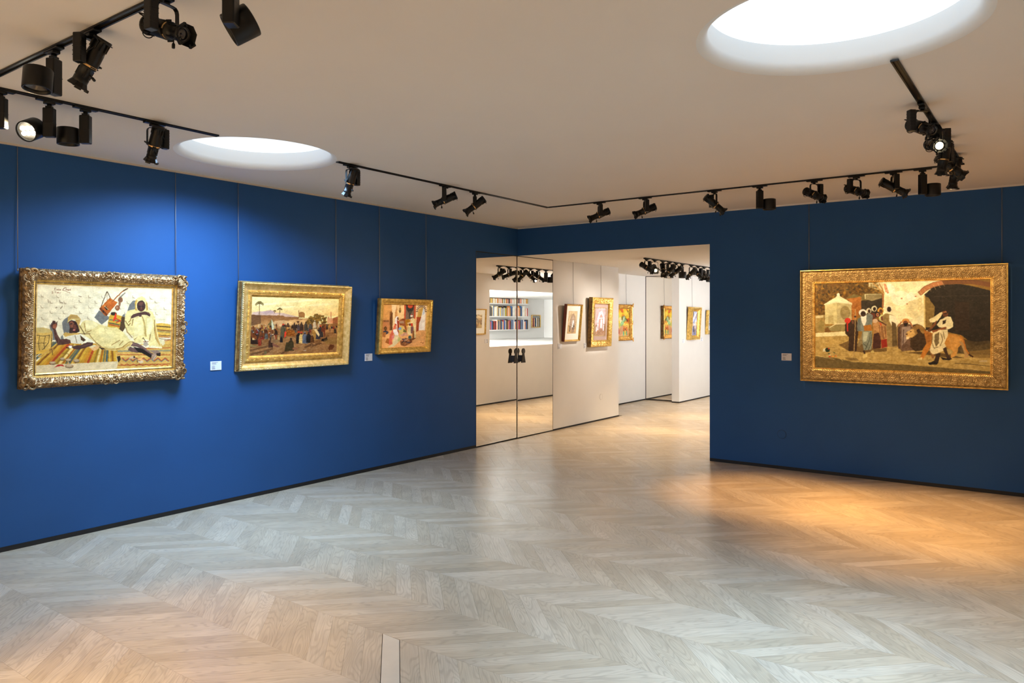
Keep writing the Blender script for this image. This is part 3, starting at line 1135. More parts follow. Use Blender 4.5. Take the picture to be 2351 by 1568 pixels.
class Pic:
    """a painting: W x H colour samples; shapes are given in study coordinates"""

    def __init__(s, W, Hh, corners, seed=1, base=(128, 128, 128)):
        s.W, s.H = W, Hh
        s.Hm = homog(corners, [(0, 0), (W - 1, 0), (W - 1, Hh - 1), (0, Hh - 1)])
        s.a = np.zeros((Hh, W, 3)) + np.array(base, float)
        s.rng = np.random.default_rng(seed)
        s.o = (0.0, 0.0, 1.0)

    def use(s, ox, oy, k):
        s.o = (ox, oy, k)

    def T(s, pts):
        p = np.array(pts, float).reshape(-1, 2)
        p = p / s.o[2] + np.array(s.o[:2])
        q = np.c_[p, np.ones(len(p))] @ s.Hm.T
        return q[:, :2] / q[:, 2:]

    def fill(s, q, col, jit=0, alpha=1.0, bot=None):
        x0, y0 = np.floor(q.min(0)).astype(int) - 1
        x1, y1 = np.ceil(q.max(0)).astype(int) + 2
        x0, y0 = max(x0, 0), max(y0, 0)
        x1, y1 = min(x1, s.W), min(y1, s.H)
        if x1 <= x0 or y1 <= y0:
            return
        acc = np.zeros((y1 - y0, x1 - x0))
        for (dx, dy) in ((-.25, -.25), (.25, -.25), (-.25, .25), (.25, .25)):
            X, Y = np.meshgrid(np.arange(x0, x1) + dx, np.arange(y0, y1) + dy)
            ins = np.zeros(X.shape, bool)
            for i in range(len(q)):
                ax, ay = q[i]; bx, by = q[(i + 1) % len(q)]
                if ay == by:
                    continue
                c = ((ay > Y) != (by > Y)) & (X < (bx - ax) * (Y - ay) / (by - ay) + ax)
                ins ^= c
            acc += ins
        acc = acc[..., None] / 4 * alpha
        c = np.array(col, float)
        if bot is not None:
            t = ((np.arange(y0, y1) - q[:, 1].min()) / max(1, np.ptp(q[:, 1])))[:, None, None]
            c = c * (1 - t) + np.array(bot, float) * t
        else:
            c = c + np.zeros((y1 - y0, x1 - x0, 3))
        if jit:
            n = vnoise(x1 - x0, y1 - y0, max(2, (x1 - x0) // 5), max(2, (y1 - y0) // 4), s.rng) - 0.5
            n += 0.6 * (s.rng.random((y1 - y0, x1 - x0)) - 0.5)
            c = c + (n * jit)[..., None]
        s.a[y0:y1, x0:x1] = s.a[y0:y1, x0:x1] * (1 - acc) + c * acc

    def P(s, pts, col, jit=14, alpha=1.0, bot=None):
        s.fill(s.T(pts), col, jit, alpha, bot)

    def E(s, x, y, rx, ry, col, rot=0, jit=10, alpha=1.0):
        c, d = math.cos(math.radians(rot)), math.sin(math.radians(rot))
        pts = []
        for k in range(18):
            a = 2 * math.pi * k / 18
            u, v = rx * math.cos(a), ry * math.sin(a)
            pts += [x + u * c - v * d, y + u * d + v * c]
        s.P(pts, col, jit, alpha)

    def S(s, pts, w, col, alpha=1.0):
        p = np.array(pts, float).reshape(-1, 2)
        for i in range(len(p) - 1):
            d = p[i + 1] - p[i]
            n = np.array([-d[1], d[0]]) / (np.hypot(*d) + 1e-9) * w / 2
            e = d / (np.hypot(*d) + 1e-9) * w * 0.25
            s.P(np.r_[p[i] + n - e, p[i + 1] + n + e, p[i + 1] - n + e, p[i] - n - e], col, 0, alpha)

    def mottle(s, amp, cx, cy):
        s.a += ((vnoise(s.W, s.H, cx, cy, s.rng) - 0.5) * amp)[..., None]

    def figure(s, x, y, h, robe, head=(60, 38, 28), cap=None, lean=0.0, w=0.3):
        """tiny standing or sitting painted figure; y is its foot"""
        t = y - h
        l = lean * h
        s.P([x - w * h * .5 + l * .3, y, x - w * h * .42 + l * .8, t + h * .32, x - w * h * .2 + l, t + h * .18, x + w * h * .2 + l, t + h * .18, x + w * h * .44 + l * .7, t + h * .36, x + w * h * .52 + l * .2, y], robe, 30)
        s.S([x + w * h * .18 + l, t + h * .3, x + w * h * .3, y - h * .1], h * .05, [c * .6 for c in robe], .7)
        s.E(x + l, t + h * .10, h * .075, h * .10, head, 0, 6)
        if cap is not None:
            s.P([x + l - h * .085, t + h * .09, x + l - h * .06, t, x + l + h * .06, t - h * .005, x + l + h * .085, t + h * .08], cap, 8)

    def build(s, name, w, h, parent, y, z0, tint, gain=1.0):
        """canvas w x h, centred on local x, facing -y, lower edge at z0; tint divides out the lamp colour"""
        W, Hh = s.W, s.H
        # brushwork: small warps of the outlines and streaky tone
        gy, gx = np.meshgrid(np.arange(Hh), np.arange(W), indexing='ij')
        wx = (vnoise(W, Hh, W // 5, Hh // 5, s.rng) - .5) * 1.1 + (vnoise(W, Hh, W // 2, Hh // 2, s.rng) - .5) * .5
        wy = (vnoise(W, Hh, W // 5, Hh // 5, s.rng) - .5) * 1.1 + (vnoise(W, Hh, W // 2, Hh // 2, s.rng) - .5) * .5
        fy, fx = np.clip(gy + wy, 0, Hh - 1.001), np.clip(gx + wx, 0, W - 1.001)
        iy, ix = fy.astype(int), fx.astype(int)
        fy, fx = (fy - iy)[..., None], (fx - ix)[..., None]
        s.a = (s.a[iy, ix] * (1 - fx) + s.a[iy, ix + 1] * fx) * (1 - fy) + (s.a[iy + 1, ix] * (1 - fx) + s.a[iy + 1, ix + 1] * fx) * fy
        br = 1 + (vnoise(W, Hh, W // 3, Hh, s.rng) - .5) * .09 + (vnoise(W, Hh, W // 12, Hh // 10, s.rng) - .5) * .12 + (s.rng.random((Hh, W)) - .5) * .06
        s.a = s.a * br[..., None]
        c = np.clip(s.a, 0, 255) / 255
        lin = np.where(c <= 0.04045, c / 12.92, ((c + 0.055) / 1.055) ** 2.4)
        lin = lin ** 1.12
        lin = np.clip(lin / np.array(tint) * gain, 0, 0.95)
        xs = np.linspace(-w / 2, w / 2, W)
        zs = np.linspace(z0 + h, z0, Hh)
        X, Z = np.meshgrid(xs, zs)
        co = np.stack([X, np.full_like(X, y), Z], -1).reshape(-1, 3)
        i = np.arange(W * Hh).reshape(Hh, W)
        f = np.stack([i[1:, :-1], i[1:, 1:], i[:-1, 1:], i[:-1, :-1]], -1).reshape(-1, 4)
        me = grid_mesh(name, co, f)
        at = me.color_attributes.new('paint', 'FLOAT_COLOR', 'POINT')
        rgba = np.ones((W * Hh, 4), np.float32)
        rgba[:, :3] = lin.reshape(-1, 3)
        at.data.foreach_set('color', rgba.ravel())
        return link(name, me, M['canvas'], parent)


def grid_mesh(name, co, f, smooth=False):
    me = bpy.data.meshes.new(name)
    me.vertices.add(len(co))
    me.vertices.foreach_set('co', np.asarray(co, np.float32).ravel())
    me.loops.add(f.size)
    me.loops.foreach_set('vertex_index', f.astype(np.int32).ravel())
    me.polygons.add(len(f))
    me.polygons.foreach_set('loop_start', np.arange(0, f.size, 4, dtype=np.int32))
    me.polygons.foreach_set('loop_total', np.full(len(f), 4, np.int32))
    me.update(calc_edges=True)
    if smooth:
        me.polygons.foreach_set('use_smooth', np.ones(len(f), bool))
    me.validate()
    return me


def canvas_mat():
    m, nt, b = new_mat('painted_canvas')
    at = N(nt, 'ShaderNodeAttribute', attribute_name='paint')
    nt.links.new(at.outputs['Color'], b.inputs['Base Color'])
    b.inputs['Roughness'].default_value = 0.55
    b.inputs['Specular IOR Level'].default_value = 0.25
    tc = N(nt, 'ShaderNodeTexCoord')
    nz = N(nt, 'ShaderNodeTexNoise', inp={'Scale': 160.0, 'Detail': 3.0})
    nt.links.new(tc.outputs['Object'], nz.inputs['Vector'])
    bp = N(nt, 'ShaderNodeBump', inp={'Strength': 0.15, 'Distance': 0.001})
    nt.links.new(nz.outputs[0], bp.inputs['Height'])
    nt.links.new(bp.outputs[0], b.inputs['Normal'])
    return m


M['canvas'] = canvas_mat()


def paint_musicians():
    p = Pic(430, 275, [(85.4, 652.5), (389.4, 662), (387.2, 840), (83.5, 857)], 3, (238, 223, 184))
    p.mottle(16, 30, 20)
    p.mottle(10, 9, 6)
    A = lambda: p.use(70, 640, 6.817)
    B = lambda: p.use(220, 640, 6.817)
    A()
    lt = (206, 188, 148)
    dk = (150, 128, 98)
    rr = random.Random(8)
    # coursed stone wall: faint joints and darker chips
    for row, (ya, yb) in enumerate(((285, 310), (378, 385), (455, 470), (540, 550), (632, 640), (735, 740))):
        for k in range(9):
            x = 110 + k * 235 + (row % 2) * 110 + rr.randint(-25, 25)
            y = ya + (yb - ya) * k / 8 + rr.randint(-8, 8)
            p.S([x, y, x + 60, y + rr.randint(-6, 6), x + rr.randint(90, 190), y + rr.randint(-8, 8)], 5, lt)
            p.S([x + 70, y, x + 70 + rr.randint(-14, 14), y + rr.randint(45, 80)], 5, lt)
            if rr.random() < .7:
                p.S([x + 66, y - 34, x + 74, y - 4, x + 104, y + 8], 9, dk, .8)
    for q in ([450, 340, 455, 375, 500, 380], [465, 470, 495, 430], [390, 460, 410, 445], [740, 270, 785, 285], [270, 330, 285, 375]):
        p.S(q, 11, (126, 104, 78), .85)
    # signature lettering
    ink = (120, 62, 40)
    for q in ([372, 150, 372, 185, 398, 185], [372, 150, 395, 150], [372, 166, 390, 166], [404, 185, 404, 170, 413, 170, 413, 185], [413, 172, 423, 170, 424, 185], [431, 170, 431, 185], [440, 152, 440, 185],
              [452, 178, 468, 174, 462, 168, 453, 174, 456, 185, 470, 184], [345, 205, 330, 207], [340, 205, 350, 228, 330, 228], [372, 208, 396, 206], [384, 207, 382, 228], [400, 226, 412, 216, 414, 228], [422, 228, 422, 217, 432, 217, 432, 228],
              [440, 222, 448, 228], [455, 228, 470, 220]):
        p.S(q, 5, ink, .85)
    for q in ([545, 140, 520, 152, 496, 182, 560, 205, 612, 228], [548, 142, 545, 185], [556, 178, 566, 168, 570, 186], [580, 168, 580, 186, 592, 184, 592, 168], [618, 166, 604, 170, 616, 180, 602, 186]):
        p.S(q, 6, ink)
    # cast shadows on the wall
    sh = (122, 120, 112)
    p.P([490, 690, 520, 640, 590, 590, 640, 600, 640, 830, 520, 860, 500, 760], sh)
    p.P([300, 735, 330, 690, 345, 760, 390, 960, 340, 960], sh)
    p.P([470, 910, 500, 880, 520, 950, 470, 960], sh)
    p.P([985, 605, 1060, 490, 1200, 590, 1240, 600, 1100, 718], sh)
    p.P([1195, 690, 1215, 620, 1227, 640, 1227, 755, 1190, 755], (178, 140, 50))
    # striped mat
    p.P([95, 1330, 330, 985, 560, 1010, 1000, 1010, 1500, 1110, 1315, 1150, 1340, 1290, 560, 1330, 93, 1358], (196, 146, 40), 22)
    cols = [(170, 92, 24), (214, 168, 60), (150, 120, 40), (226, 190, 96), (178, 70, 26), (112, 112, 84), (206, 150, 44), (236, 206, 130), (140, 88, 24), (196, 160, 60), (88, 100, 92), (204, 130, 36)]
    for k in range(30):
        t = k / 29
        xt = 330 + t * 960
        yt = 985 + 45 * min(1, t * 3) + 95 * max(0, t - .3)
        xb = 95 + max(0, t - .12) / .88 * 1230
        yb = 1350 - 60 * t + (-360 * (.12 - t) / .12 * .6 if t < .12 else 0)
        p.S([xt, yt, xb, yb], 15 + 9 * (k % 3), cols[(k * 5) % 12], .95)
    p.S([480, 1165, 590, 1172, 590, 1225], 7, (150, 110, 40))
    p.S([740, 1190, 1070, 1180], 8, (170, 120, 40), .7)
    # drum
    p.P([95, 770, 200, 764, 300, 790, 340, 830, 350, 900, 330, 1100, 300, 1170, 95, 1180], (218, 178, 92), 16)
    p.P([95, 768, 180, 764, 290, 785, 335, 820, 300, 845, 180, 850, 95, 845], (206, 180, 112), 10)
    for q in ([95, 885, 200, 900, 305, 880], [150, 885, 130, 1010, 150, 1130], [235, 895, 215, 1010, 225, 1100], [300, 885, 285, 1000, 190, 1120, 110, 1200], [95, 1010, 250, 1005], [330, 860, 330, 1060, 300, 1150]):
        p.S(q, 7, (60, 44, 22))
    p.P([95, 1130, 300, 1100, 300, 1160, 95, 1180], (224, 176, 70))
    p.S([135, 1220, 350, 1085], 20, (214, 170, 84))
    p.E(330, 1120, 34, 44, (196, 146, 62)); p.S([300, 1120, 340, 1100, 350, 1190], 7, (70, 50, 26))
    # pale kerb
    p.P([90, 1358, 560, 1332, 1340, 1290, 1540, 1290, 1530, 1395, 800, 1440, 90, 1490], (228, 205, 160), 12)
    # far rug (right) and its bands
    B()
    p.P([280, 1145, 420, 1120, 800, 1070, 1145, 940, 1145, 1370, 315, 1400, 335, 1290, 300, 1180], (210, 166, 84), 18)
    for (y0, y1, c, w) in ((1000, 955, (150, 76, 44), 12), (1040, 1000, (226, 180, 92), 16), (1090, 1075, (176, 82, 44), 12), (1120, 1120, (140, 140, 112), 22), (1165, 1150, (226, 184, 100), 10), (1172, 1185, (172, 84, 44), 12), (1205, 1215, (226, 190, 110), 12), (1312, 1300, (224, 180, 96), 12), (1345, 1325, (168, 80, 44), 10), (1370, 1352, (226, 188, 104), 10)):
        p.S([330, y0 + 10, 1140, y1], w, c, .9)
    z = []
    for k in range(14):
        z += [395 + k * 55, 1235 + (45 if k % 2 else 0)]
    p.S(z, 14, (178, 76, 42)); p.S([c + (16 if i % 2 else 0) for i, c in enumerate(z)], 9, (110, 126, 112))
    z = []
    for k in range(16):
        z += [370 + k * 49, 1330 + (26 if k % 2 else 0)]
    p.S(z, 10, (178, 80, 46))
    p.P([905, 700, 1000, 690, 1140, 712, 1140, 905, 940, 920], (212, 170, 76), 18)
    for (y, c, w) in ((742, (70, 46, 22), 15), (775, (222, 176, 70), 10), (800, (120, 70, 44), 15), (822, (90, 96, 90), 9), (880, (120, 76, 48), 15), (905, (170, 90, 52), 12), (935, (110, 80, 40), 8)):
        p.S([920, y - 6, 1140, y + 14], w, c, .9)
    # striped bolster behind the standing lute
    p.P([190, 590, 240, 520, 300, 560, 440, 600, 440, 780, 400, 830, 165, 750], (208, 164, 56), 18)
    p.P([385, 590, 440, 600, 440, 790, 395, 830, 345, 800], (88, 62, 36), 14)
    for q, c in (([185, 690, 350, 720], (60, 70, 66)), ([190, 715, 350, 745], (170, 64, 36)), ([200, 640, 380, 665], (90, 100, 86)), ([300, 625, 370, 660, 300, 680], (190, 60, 30))):
        p.S(q, 15, c)
    p.E(262, 548, 48, 28, (54, 40, 26))
    p.P([290, 520, 306, 570, 300, 625, 262, 668, 246, 655, 270, 590], (216, 62, 26), 10)
    # hanging lute, gourds
    p.S([62, 450, 150, 205, 162, 205, 205, 300], 11, (76, 52, 30)); p.S([155, 215, 158, 340], 6, (110, 84, 56))
    p.P([35, 470, 200, 298, 318, 372, 150, 582, 122, 575], (188, 100, 30), 24)
    p.P([35, 470, 60, 445, 170, 560, 150, 582], (122, 60, 18), 10); p.S([80, 440, 250, 330], 12, (206, 130, 50), .6)
    p.P([85, 500, 108, 495, 120, 525, 98, 535], (44, 24, 12)); p.P([116, 450, 140, 428, 180, 470, 150, 495], (40, 24, 14)); p.S([122, 430, 178, 480], 11, (222, 184, 120))
    p.S([240, 360, 300, 290, 390, 200, 475, 152], 15, (150, 82, 34)); p.S([405, 185, 470, 155], 14, (80, 52, 30))
    p.S([350, 300, 400, 250, 435, 220], 18, (130, 120, 104))
    p.E(362, 330, 38, 42, (136, 92, 62)); p.E(318, 455, 38, 44, (146, 92, 56)); p.E(350, 395, 18, 40, (150, 110, 80)); p.E(310, 450, 14, 18, (190, 140, 100))
    # seated figure: shadow, hood, robe
    p.P([470, 500, 500, 410, 550, 345, 600, 340, 600, 520], sh); p.P([385, 585, 430, 540, 440, 600], sh)
    rb, rs = (228, 206, 140), (188, 150, 78)
    p.P([585, 370, 620, 300, 690, 272, 740, 295, 770, 370, 790, 480, 860, 520, 900, 620, 920, 760, 960, 930, 1010, 1080, 810, 1070, 800, 960, 740, 930, 700, 1000, 580, 1000, 560, 900, 470, 840, 430, 700, 430, 600, 470, 500, 600, 470], rb, 18)
    p.P([400, 840, 440, 760, 480, 850, 560, 930, 460, 900], (236, 220, 176))
    p.P([585, 370, 605, 320, 625, 340, 600, 430, 625, 500, 590, 490], (200, 160, 74)); p.P([755, 350, 775, 380, 790, 480, 760, 500], (196, 158, 76))
    p.E(682, 425, 66, 88, (74, 46, 38), 0, 14)
    p.E(672, 395, 34, 30, (104, 66, 52)); p.P([655, 380, 700, 365, 735, 400, 720, 380], (130, 84, 62)); p.E(655, 428, 12, 7, (30, 20, 16)); p.E(708, 432, 12, 7, (30, 20, 16)); p.P([672, 440, 690, 440, 700, 475, 668, 475], (120, 74, 54)); p.S([662, 490, 706, 490], 9, (120, 56, 50))
    # arm and hands across the knees
    p.P([525, 590, 560, 555, 640, 530, 740, 510, 800, 525, 830, 560, 810, 590, 770, 565, 700, 560, 600, 595, 530, 622], (84, 54, 46), 14)
    p.S([760, 540, 815, 585], 10, (56, 36, 32)); p.S([780, 530, 828, 562], 9, (112, 76, 62)); p.E(668, 578, 26, 16, (90, 58, 48))
    for q in ([700, 590, 735, 690, 750, 800, 760, 900], [440, 660, 490, 730, 520, 690], [445, 760, 470, 830, 550, 920], [560, 630, 540, 730], [845, 760, 825, 880, 815, 960], [890, 640, 890, 800, 910, 930, 960, 1020], [640, 890, 580, 950], [530, 600, 515, 650, 490, 680]):
        p.S(q, 13, (140, 104, 52), .9)
    p.P([700, 600, 745, 720, 755, 880, 735, 900, 730, 740], (196, 166, 96)); p.P([890, 660, 910, 760, 940, 930, 990, 1050, 960, 1040, 900, 900], (196, 156, 84))
    p.P([570, 620, 680, 600, 715, 700, 720, 860, 640, 900, 580, 940], (236, 216, 156), 14); p.P([770, 620, 850, 600, 870, 700, 830, 860, 780, 880], (238, 220, 162), 14)
    p.P([950, 950, 1040, 955, 1055, 1010, 1020, 1045, 990, 1010], (232, 214, 164)); p.P([720, 1000, 770, 970, 800, 1030, 760, 1060, 720, 1040], (176, 158, 134))
    p.P([670, 960, 700, 930, 720, 1000, 690, 1020], (230, 210, 150)); p.E(735, 925, 22, 30, (226, 204, 140)); p.S([700, 940, 720, 920, 740, 960, 760, 980], 10, (72, 52, 30))
    p.P([810, 1060, 860, 1040, 1010, 1075, 1000, 1085, 815, 1078], (236, 222, 176))
    # reclining figure: robe
    A()
    p.P([765, 850, 760, 750, 800, 680, 850, 650, 950, 655, 1060, 710, 1227, 760, 1330, 760, 1430, 830, 1540, 960, 1650, 1000, 1690, 1060, 1500, 1060, 1480, 1110, 1300, 1125, 1130, 1110, 1060, 1060, 960, 965, 860, 900], rb, 18)
    p.P([1100, 1060, 1227, 1090, 1400, 1080, 1540, 1000, 1650, 1010, 1500, 1060, 1440, 1120, 1160, 1115], (206, 172, 98), 14)
    for q in ([1148, 775, 1150, 830, 1170, 860], [1250, 1035, 1380, 960], [1370, 1040, 1430, 970], [1430, 1060, 1530, 985, 1600, 990], [860, 840, 940, 810], [830, 690, 850, 820], [900, 860, 1000, 980, 1090, 1070], [1000, 990, 1160, 1110], [1330, 1100, 1440, 1060]):
        p.S(q, 11, (150, 110, 52), .85)
    p.P([850, 660, 950, 660, 1050, 720, 980, 780, 860, 800], (240, 222, 164), 14, .9); p.P([1060, 760, 1240, 800, 1360, 900, 1200, 960, 1050, 880], (238, 218, 154), 14, .8)
    # collar, sleeve, hood
    p.P([505, 870, 540, 835, 610, 850, 760, 845, 770, 870, 650, 880, 540, 910], (206, 166, 86)); p.P([540, 920, 620, 890, 700, 880, 760, 870, 780, 960, 770, 1020, 640, 1010, 620, 950], (226, 214, 184), 16)
    p.P([760, 860, 900, 930, 990, 990, 870, 985, 790, 1030, 770, 940], (236, 224, 190)); p.P([770, 880, 860, 960, 820, 985, 780, 950], (84, 54, 26)); p.S([690, 890, 720, 1000], 10, (120, 96, 60)); p.S([760, 860, 925, 860], 10, (120, 84, 40)); p.S([745, 720, 800, 800, 840, 870], 13, (96, 68, 34))
    p.P([570, 700, 580, 610, 620, 560, 720, 570, 780, 630, 760, 700, 740, 800, 720, 700, 690, 640, 620, 640], (196, 158, 84), 16)
    p.P([590, 620, 630, 575, 720, 580, 770, 630, 690, 625], (182, 146, 82)); p.S([580, 670, 640, 635, 770, 630], 13, (220, 194, 120)); p.P([720, 690, 760, 740, 770, 800, 740, 830], (214, 184, 110))
    p.P([590, 680, 640, 650, 700, 665, 735, 720, 760, 830, 700, 850, 600, 850, 610, 760], (66, 38, 28), 16)
    p.P([600, 690, 640, 660, 680, 700, 650, 760, 615, 770], (134, 80, 54)); p.P([650, 720, 700, 720, 720, 780, 670, 800], (110, 62, 44)); p.E(630, 705, 20, 8, (34, 20, 16), -10); p.E(690, 700, 18, 8, (30, 18, 14), 30); p.P([640, 720, 660, 735, 655, 770, 630, 760], (150, 92, 62)); p.P([655, 795, 700, 785, 690, 815, 660, 812], (176, 72, 56)); p.S([660, 802, 692, 797], 6, (236, 220, 200))
    # arms and hand
    p.P([315, 740, 350, 655, 385, 660, 395, 690, 420, 660, 415, 740, 395, 790, 420, 870, 470, 950, 560, 940, 620, 960, 630, 1010, 520, 1030, 430, 1040, 380, 930, 355, 800], (92, 58, 46), 18)
    p.P([350, 720, 395, 700, 410, 750, 390, 790, 350, 770], (156, 92, 60)); p.S([345, 690, 385, 665], 9, (60, 38, 30)); p.S([340, 720, 385, 690], 9, (60, 38, 30)); p.S([400, 830, 440, 960, 430, 1020], 16, (122, 82, 66), .8)
    p.P([640, 1060, 720, 1040, 780, 1040, 880, 990, 970, 1000, 960, 1040, 860, 1075, 760, 1108, 660, 1095], (88, 58, 50), 14); p.S([800, 1060, 930, 1020], 14, (120, 84, 72), .7)
    p.P([585, 1035, 648, 1035, 640, 1085, 605, 1090], (232, 226, 210)); p.S([590, 1042, 645, 1042], 12, (150, 40, 30)); p.S([560, 1075, 600, 1085], 13, (50, 34, 24))
    p.P([900, 1065, 990, 1030, 1065, 1050, 1060, 1090, 980, 1130], (226, 178, 116)); p.P([910, 1060, 985, 1032, 1020, 1050, 940, 1080], (222, 206, 160)); p.P([1060, 1060, 1160, 1100, 1100, 1105], (48, 32, 22))
    # legs and feet
    B()
    p.P([515, 1010, 560, 990, 640, 1010, 740, 1070, 830, 1150, 900, 1180, 925, 1220, 870, 1275, 850, 1200, 760, 1130, 620, 1060, 530, 1050], (112, 82, 74), 16)
    p.P([475, 1075, 520, 1060, 600, 1090, 660, 1140, 640, 1155, 540, 1140, 480, 1110], (110, 82, 74)); p.P([560, 1060, 700, 1090, 850, 1190, 840, 1240, 700, 1160, 650, 1150], (36, 26, 22))
    p.P([820, 1120, 940, 1110, 990, 1160, 980, 1200, 900, 1180], (150, 124, 104)); p.P([920, 1165, 985, 1150, 985, 1205, 930, 1200], (54, 38, 32)); p.P([850, 1180, 915, 1170, 925, 1220, 875, 1278, 845, 1260], (168, 138, 112)); p.S([875, 1260, 915, 1195], 6, (240, 214, 180)); p.S([560, 1010, 700, 1060, 800, 1130], 16, (140, 108, 96), .7)
    p.P([430, 1110, 510, 1060, 520, 1000, 560, 1000, 500, 1080, 480, 1120], (220, 190, 120))
    # slippers, shells, pepper
    p.P([495, 1240, 560, 1205, 600, 1225, 600, 1250, 520, 1250], (206, 176, 140)); p.P([565, 1235, 580, 1200, 600, 1235], (50, 30, 22)); p.P([625, 1265, 690, 1230, 735, 1285, 700, 1280], (228, 170, 110)); p.P([630, 1290, 700, 1275, 730, 1300, 680, 1325], (214, 190, 152)); p.S([625, 1270, 630, 1310], 10, (64, 40, 26)); p.P([310, 1215, 360, 1205, 375, 1250, 345, 1310, 330, 1290], (60, 44, 24))
    A()
    for (x, y, rx, ry) in ((350, 1312, 50, 22), (500, 1252, 36, 20), (590, 1268, 45, 20), (715, 1278, 48, 24), (605, 1360, 66, 26)):
        p.E(x, y + 10, rx, ry, (96, 74, 44)); p.E(x, y, rx, ry, (186, 156, 118)); p.S([x - rx * .5, y - 4, x + rx * .5, y - 6], 9, (222, 200, 164), .8)
    p.P([370, 1392, 430, 1345, 500, 1340, 530, 1375, 470, 1362, 420, 1375], (186, 42, 26)); p.S([585, 1290, 605, 1335], 14, (200, 170, 128))
    p.mottle(7, 160, 100)
    return p


def paint_caravan():
    p = Pic(320, 205, [(574.3, 677.1), (776.3, 682.8), (768.7, 809.3), (568.4, 818.5)], 5, (236, 214, 140))
    p.use(560, 670, 9.8)
    # sky
    p.P([60, 60, 2200, 60, 2200, 520, 60, 520], (238, 222, 150), 16, 1, (240, 196, 120))
    p.mottle(12, 14, 10)
    for x, y, w in ((500, 250, 260), (1150, 180, 300), (1700, 260, 300), (900, 320, 220), (1500, 150, 250)):
        p.E(x, y, w, 26, (250, 234, 172), -4, 8, .5)
    p.P([130, 520, 150, 440, 300, 420, 420, 425, 520, 395, 620, 400, 660, 450, 830, 455, 960, 490, 1190, 545, 1190, 600, 130, 600], (206, 168, 136), 14)
    p.P([300, 425, 520, 400, 620, 410, 700, 470, 420, 480], (196, 160, 140), 10)
    p.S([555, 385, 562, 405], 16, (170, 136, 110))
    # long city wall, tower, minarets
    p.P([125, 500, 190, 490, 230, 505, 740, 515, 860, 520, 880, 545, 1200, 550, 1200, 590, 1450, 580, 1500, 720, 1100, 760, 120, 790], (138, 88, 46), 18, 1, (196, 140, 76))
    p.P([120, 500, 340, 510, 340, 700, 118, 760], (98, 64, 38), 16, .7)
    p.P([1200, 560, 1205, 450, 1240, 428, 1300, 430, 1335, 465, 1335, 570], (158, 106, 52), 14); p.S([1203, 560, 1201, 395], 14, (150, 104, 60)); p.P([730, 515, 745, 490, 765, 515], (220, 170, 90))
    p.E(830, 700, 230, 75, (224, 178, 118), 0, 16, .75); p.E(1150, 690, 260, 80, (226, 176, 108), 0, 14, .7); p.E(1380, 640, 120, 60, (230, 180, 110), 0, 10, .6)
    p.P([1970, 580, 2090, 535, 2085, 720, 1960, 700], (160, 96, 52), 14); p.S([1930, 600, 1934, 430], 18, (196, 122, 84)); p.P([1850, 590, 1870, 530, 1895, 560, 1900, 600], (196, 136, 90)); p.E(1945, 660, 30, 40, (226, 128, 60)); p.P([1840, 590, 1970, 580, 1970, 700, 1840, 700], (206, 140, 92), 12, .8)
    # palms
    for (x, yt, yb, r) in ((308, 235, 500, 95), (770, 365, 505, 55), (655, 410, 460, 30)):
        p.S([x - 4, yb, x + 4, yt], 14, (120, 90, 50))
        for k in range(13):
            a = math.pi * (k / 12) * 1.25 + math.pi * .88
            p.S([x, yt, x + r * .6 * math.cos(a), yt + r * .55 * math.sin(a), x + r * math.cos(a), yt + r * .55 * math.sin(a) + r * .28], 11, (112, 88, 40), .9)
    # trees
    rr = random.Random(2)
    for (x, y, w, h) in ((1480, 650, 70, 110), (1620, 570, 80, 110), (1760, 600, 80, 110), (1560, 660, 100, 90), (1680, 660, 130, 90), (1430, 680, 60, 80)):
        for k in range(26):
            a, q = rr.random() * 6.28, rr.random() ** .5
            p.E(x + w * q * math.cos(a), y + h * q * math.sin(a), 26, 22, rr.choice([(104, 74, 26), (128, 90, 32), (150, 108, 40), (88, 60, 22)]), 0, 14, .8)
    # ground
    p.P([60, 790, 900, 770, 1500, 720, 2100, 700, 2100, 1500, 60, 1500], (146, 98, 50), 30, 1, (128, 84, 44))
    p.P([1000, 1000, 1600, 1180, 2050, 900, 2060, 1400, 60, 1500, 60, 1280, 700, 1150], (162, 114, 64), 30, .8); p.P([1700, 800, 2090, 760, 2080, 900, 1750, 920], (176, 122, 66), 20, .8)
    for q in ([120, 1420, 600, 1290], [800, 1400, 1000, 1300], [1330, 1260, 1500, 1180], [100, 1330, 560, 1210], [1500, 1220, 1700, 1160], [380, 1410, 520, 1350]):
        p.S(q, 46, (84, 50, 24), .6)
    for k in range(140):
        x, y = rr.randint(80, 2050), rr.randint(1150, 1430)
        p.E(x, y, rr.randint(5, 16), rr.randint(3, 8), rr.choice([(186, 138, 84), (104, 66, 34), (150, 104, 56), (200, 156, 104)]), 0, 0, .7)
    # tents
    p.P([430, 830, 560, 640, 585, 590, 620, 700, 760, 850], (118, 96, 50), 18); p.P([575, 595, 600, 640, 660, 830, 590, 850, 580, 700], (206, 196, 150), 12); p.P([640, 800, 700, 660, 790, 810], (190, 134, 80), 12, .7); p.P([280, 780, 360, 680, 410, 790], (176, 128, 70), 14)
    # crowd, far to near
    pal = [(92, 48, 22), (150, 84, 32), (58, 36, 22), (178, 122, 54), (120, 62, 24), (70, 60, 44), (196, 150, 88), (44, 28, 20), (128, 40, 24), (90, 84, 70)]
    caps = [(206, 54, 28), (222, 196, 148), (70, 44, 24), (228, 214, 184), (150, 90, 40), None]
    for k in range(46):
        x = rr.randint(130, 1050); y = rr.randint(800, 900)
        p.figure(x, y, rr.randint(70, 110), rr.choice(pal), cap=rr.choice(caps), lean=rr.uniform(-.1, .1), w=.5)
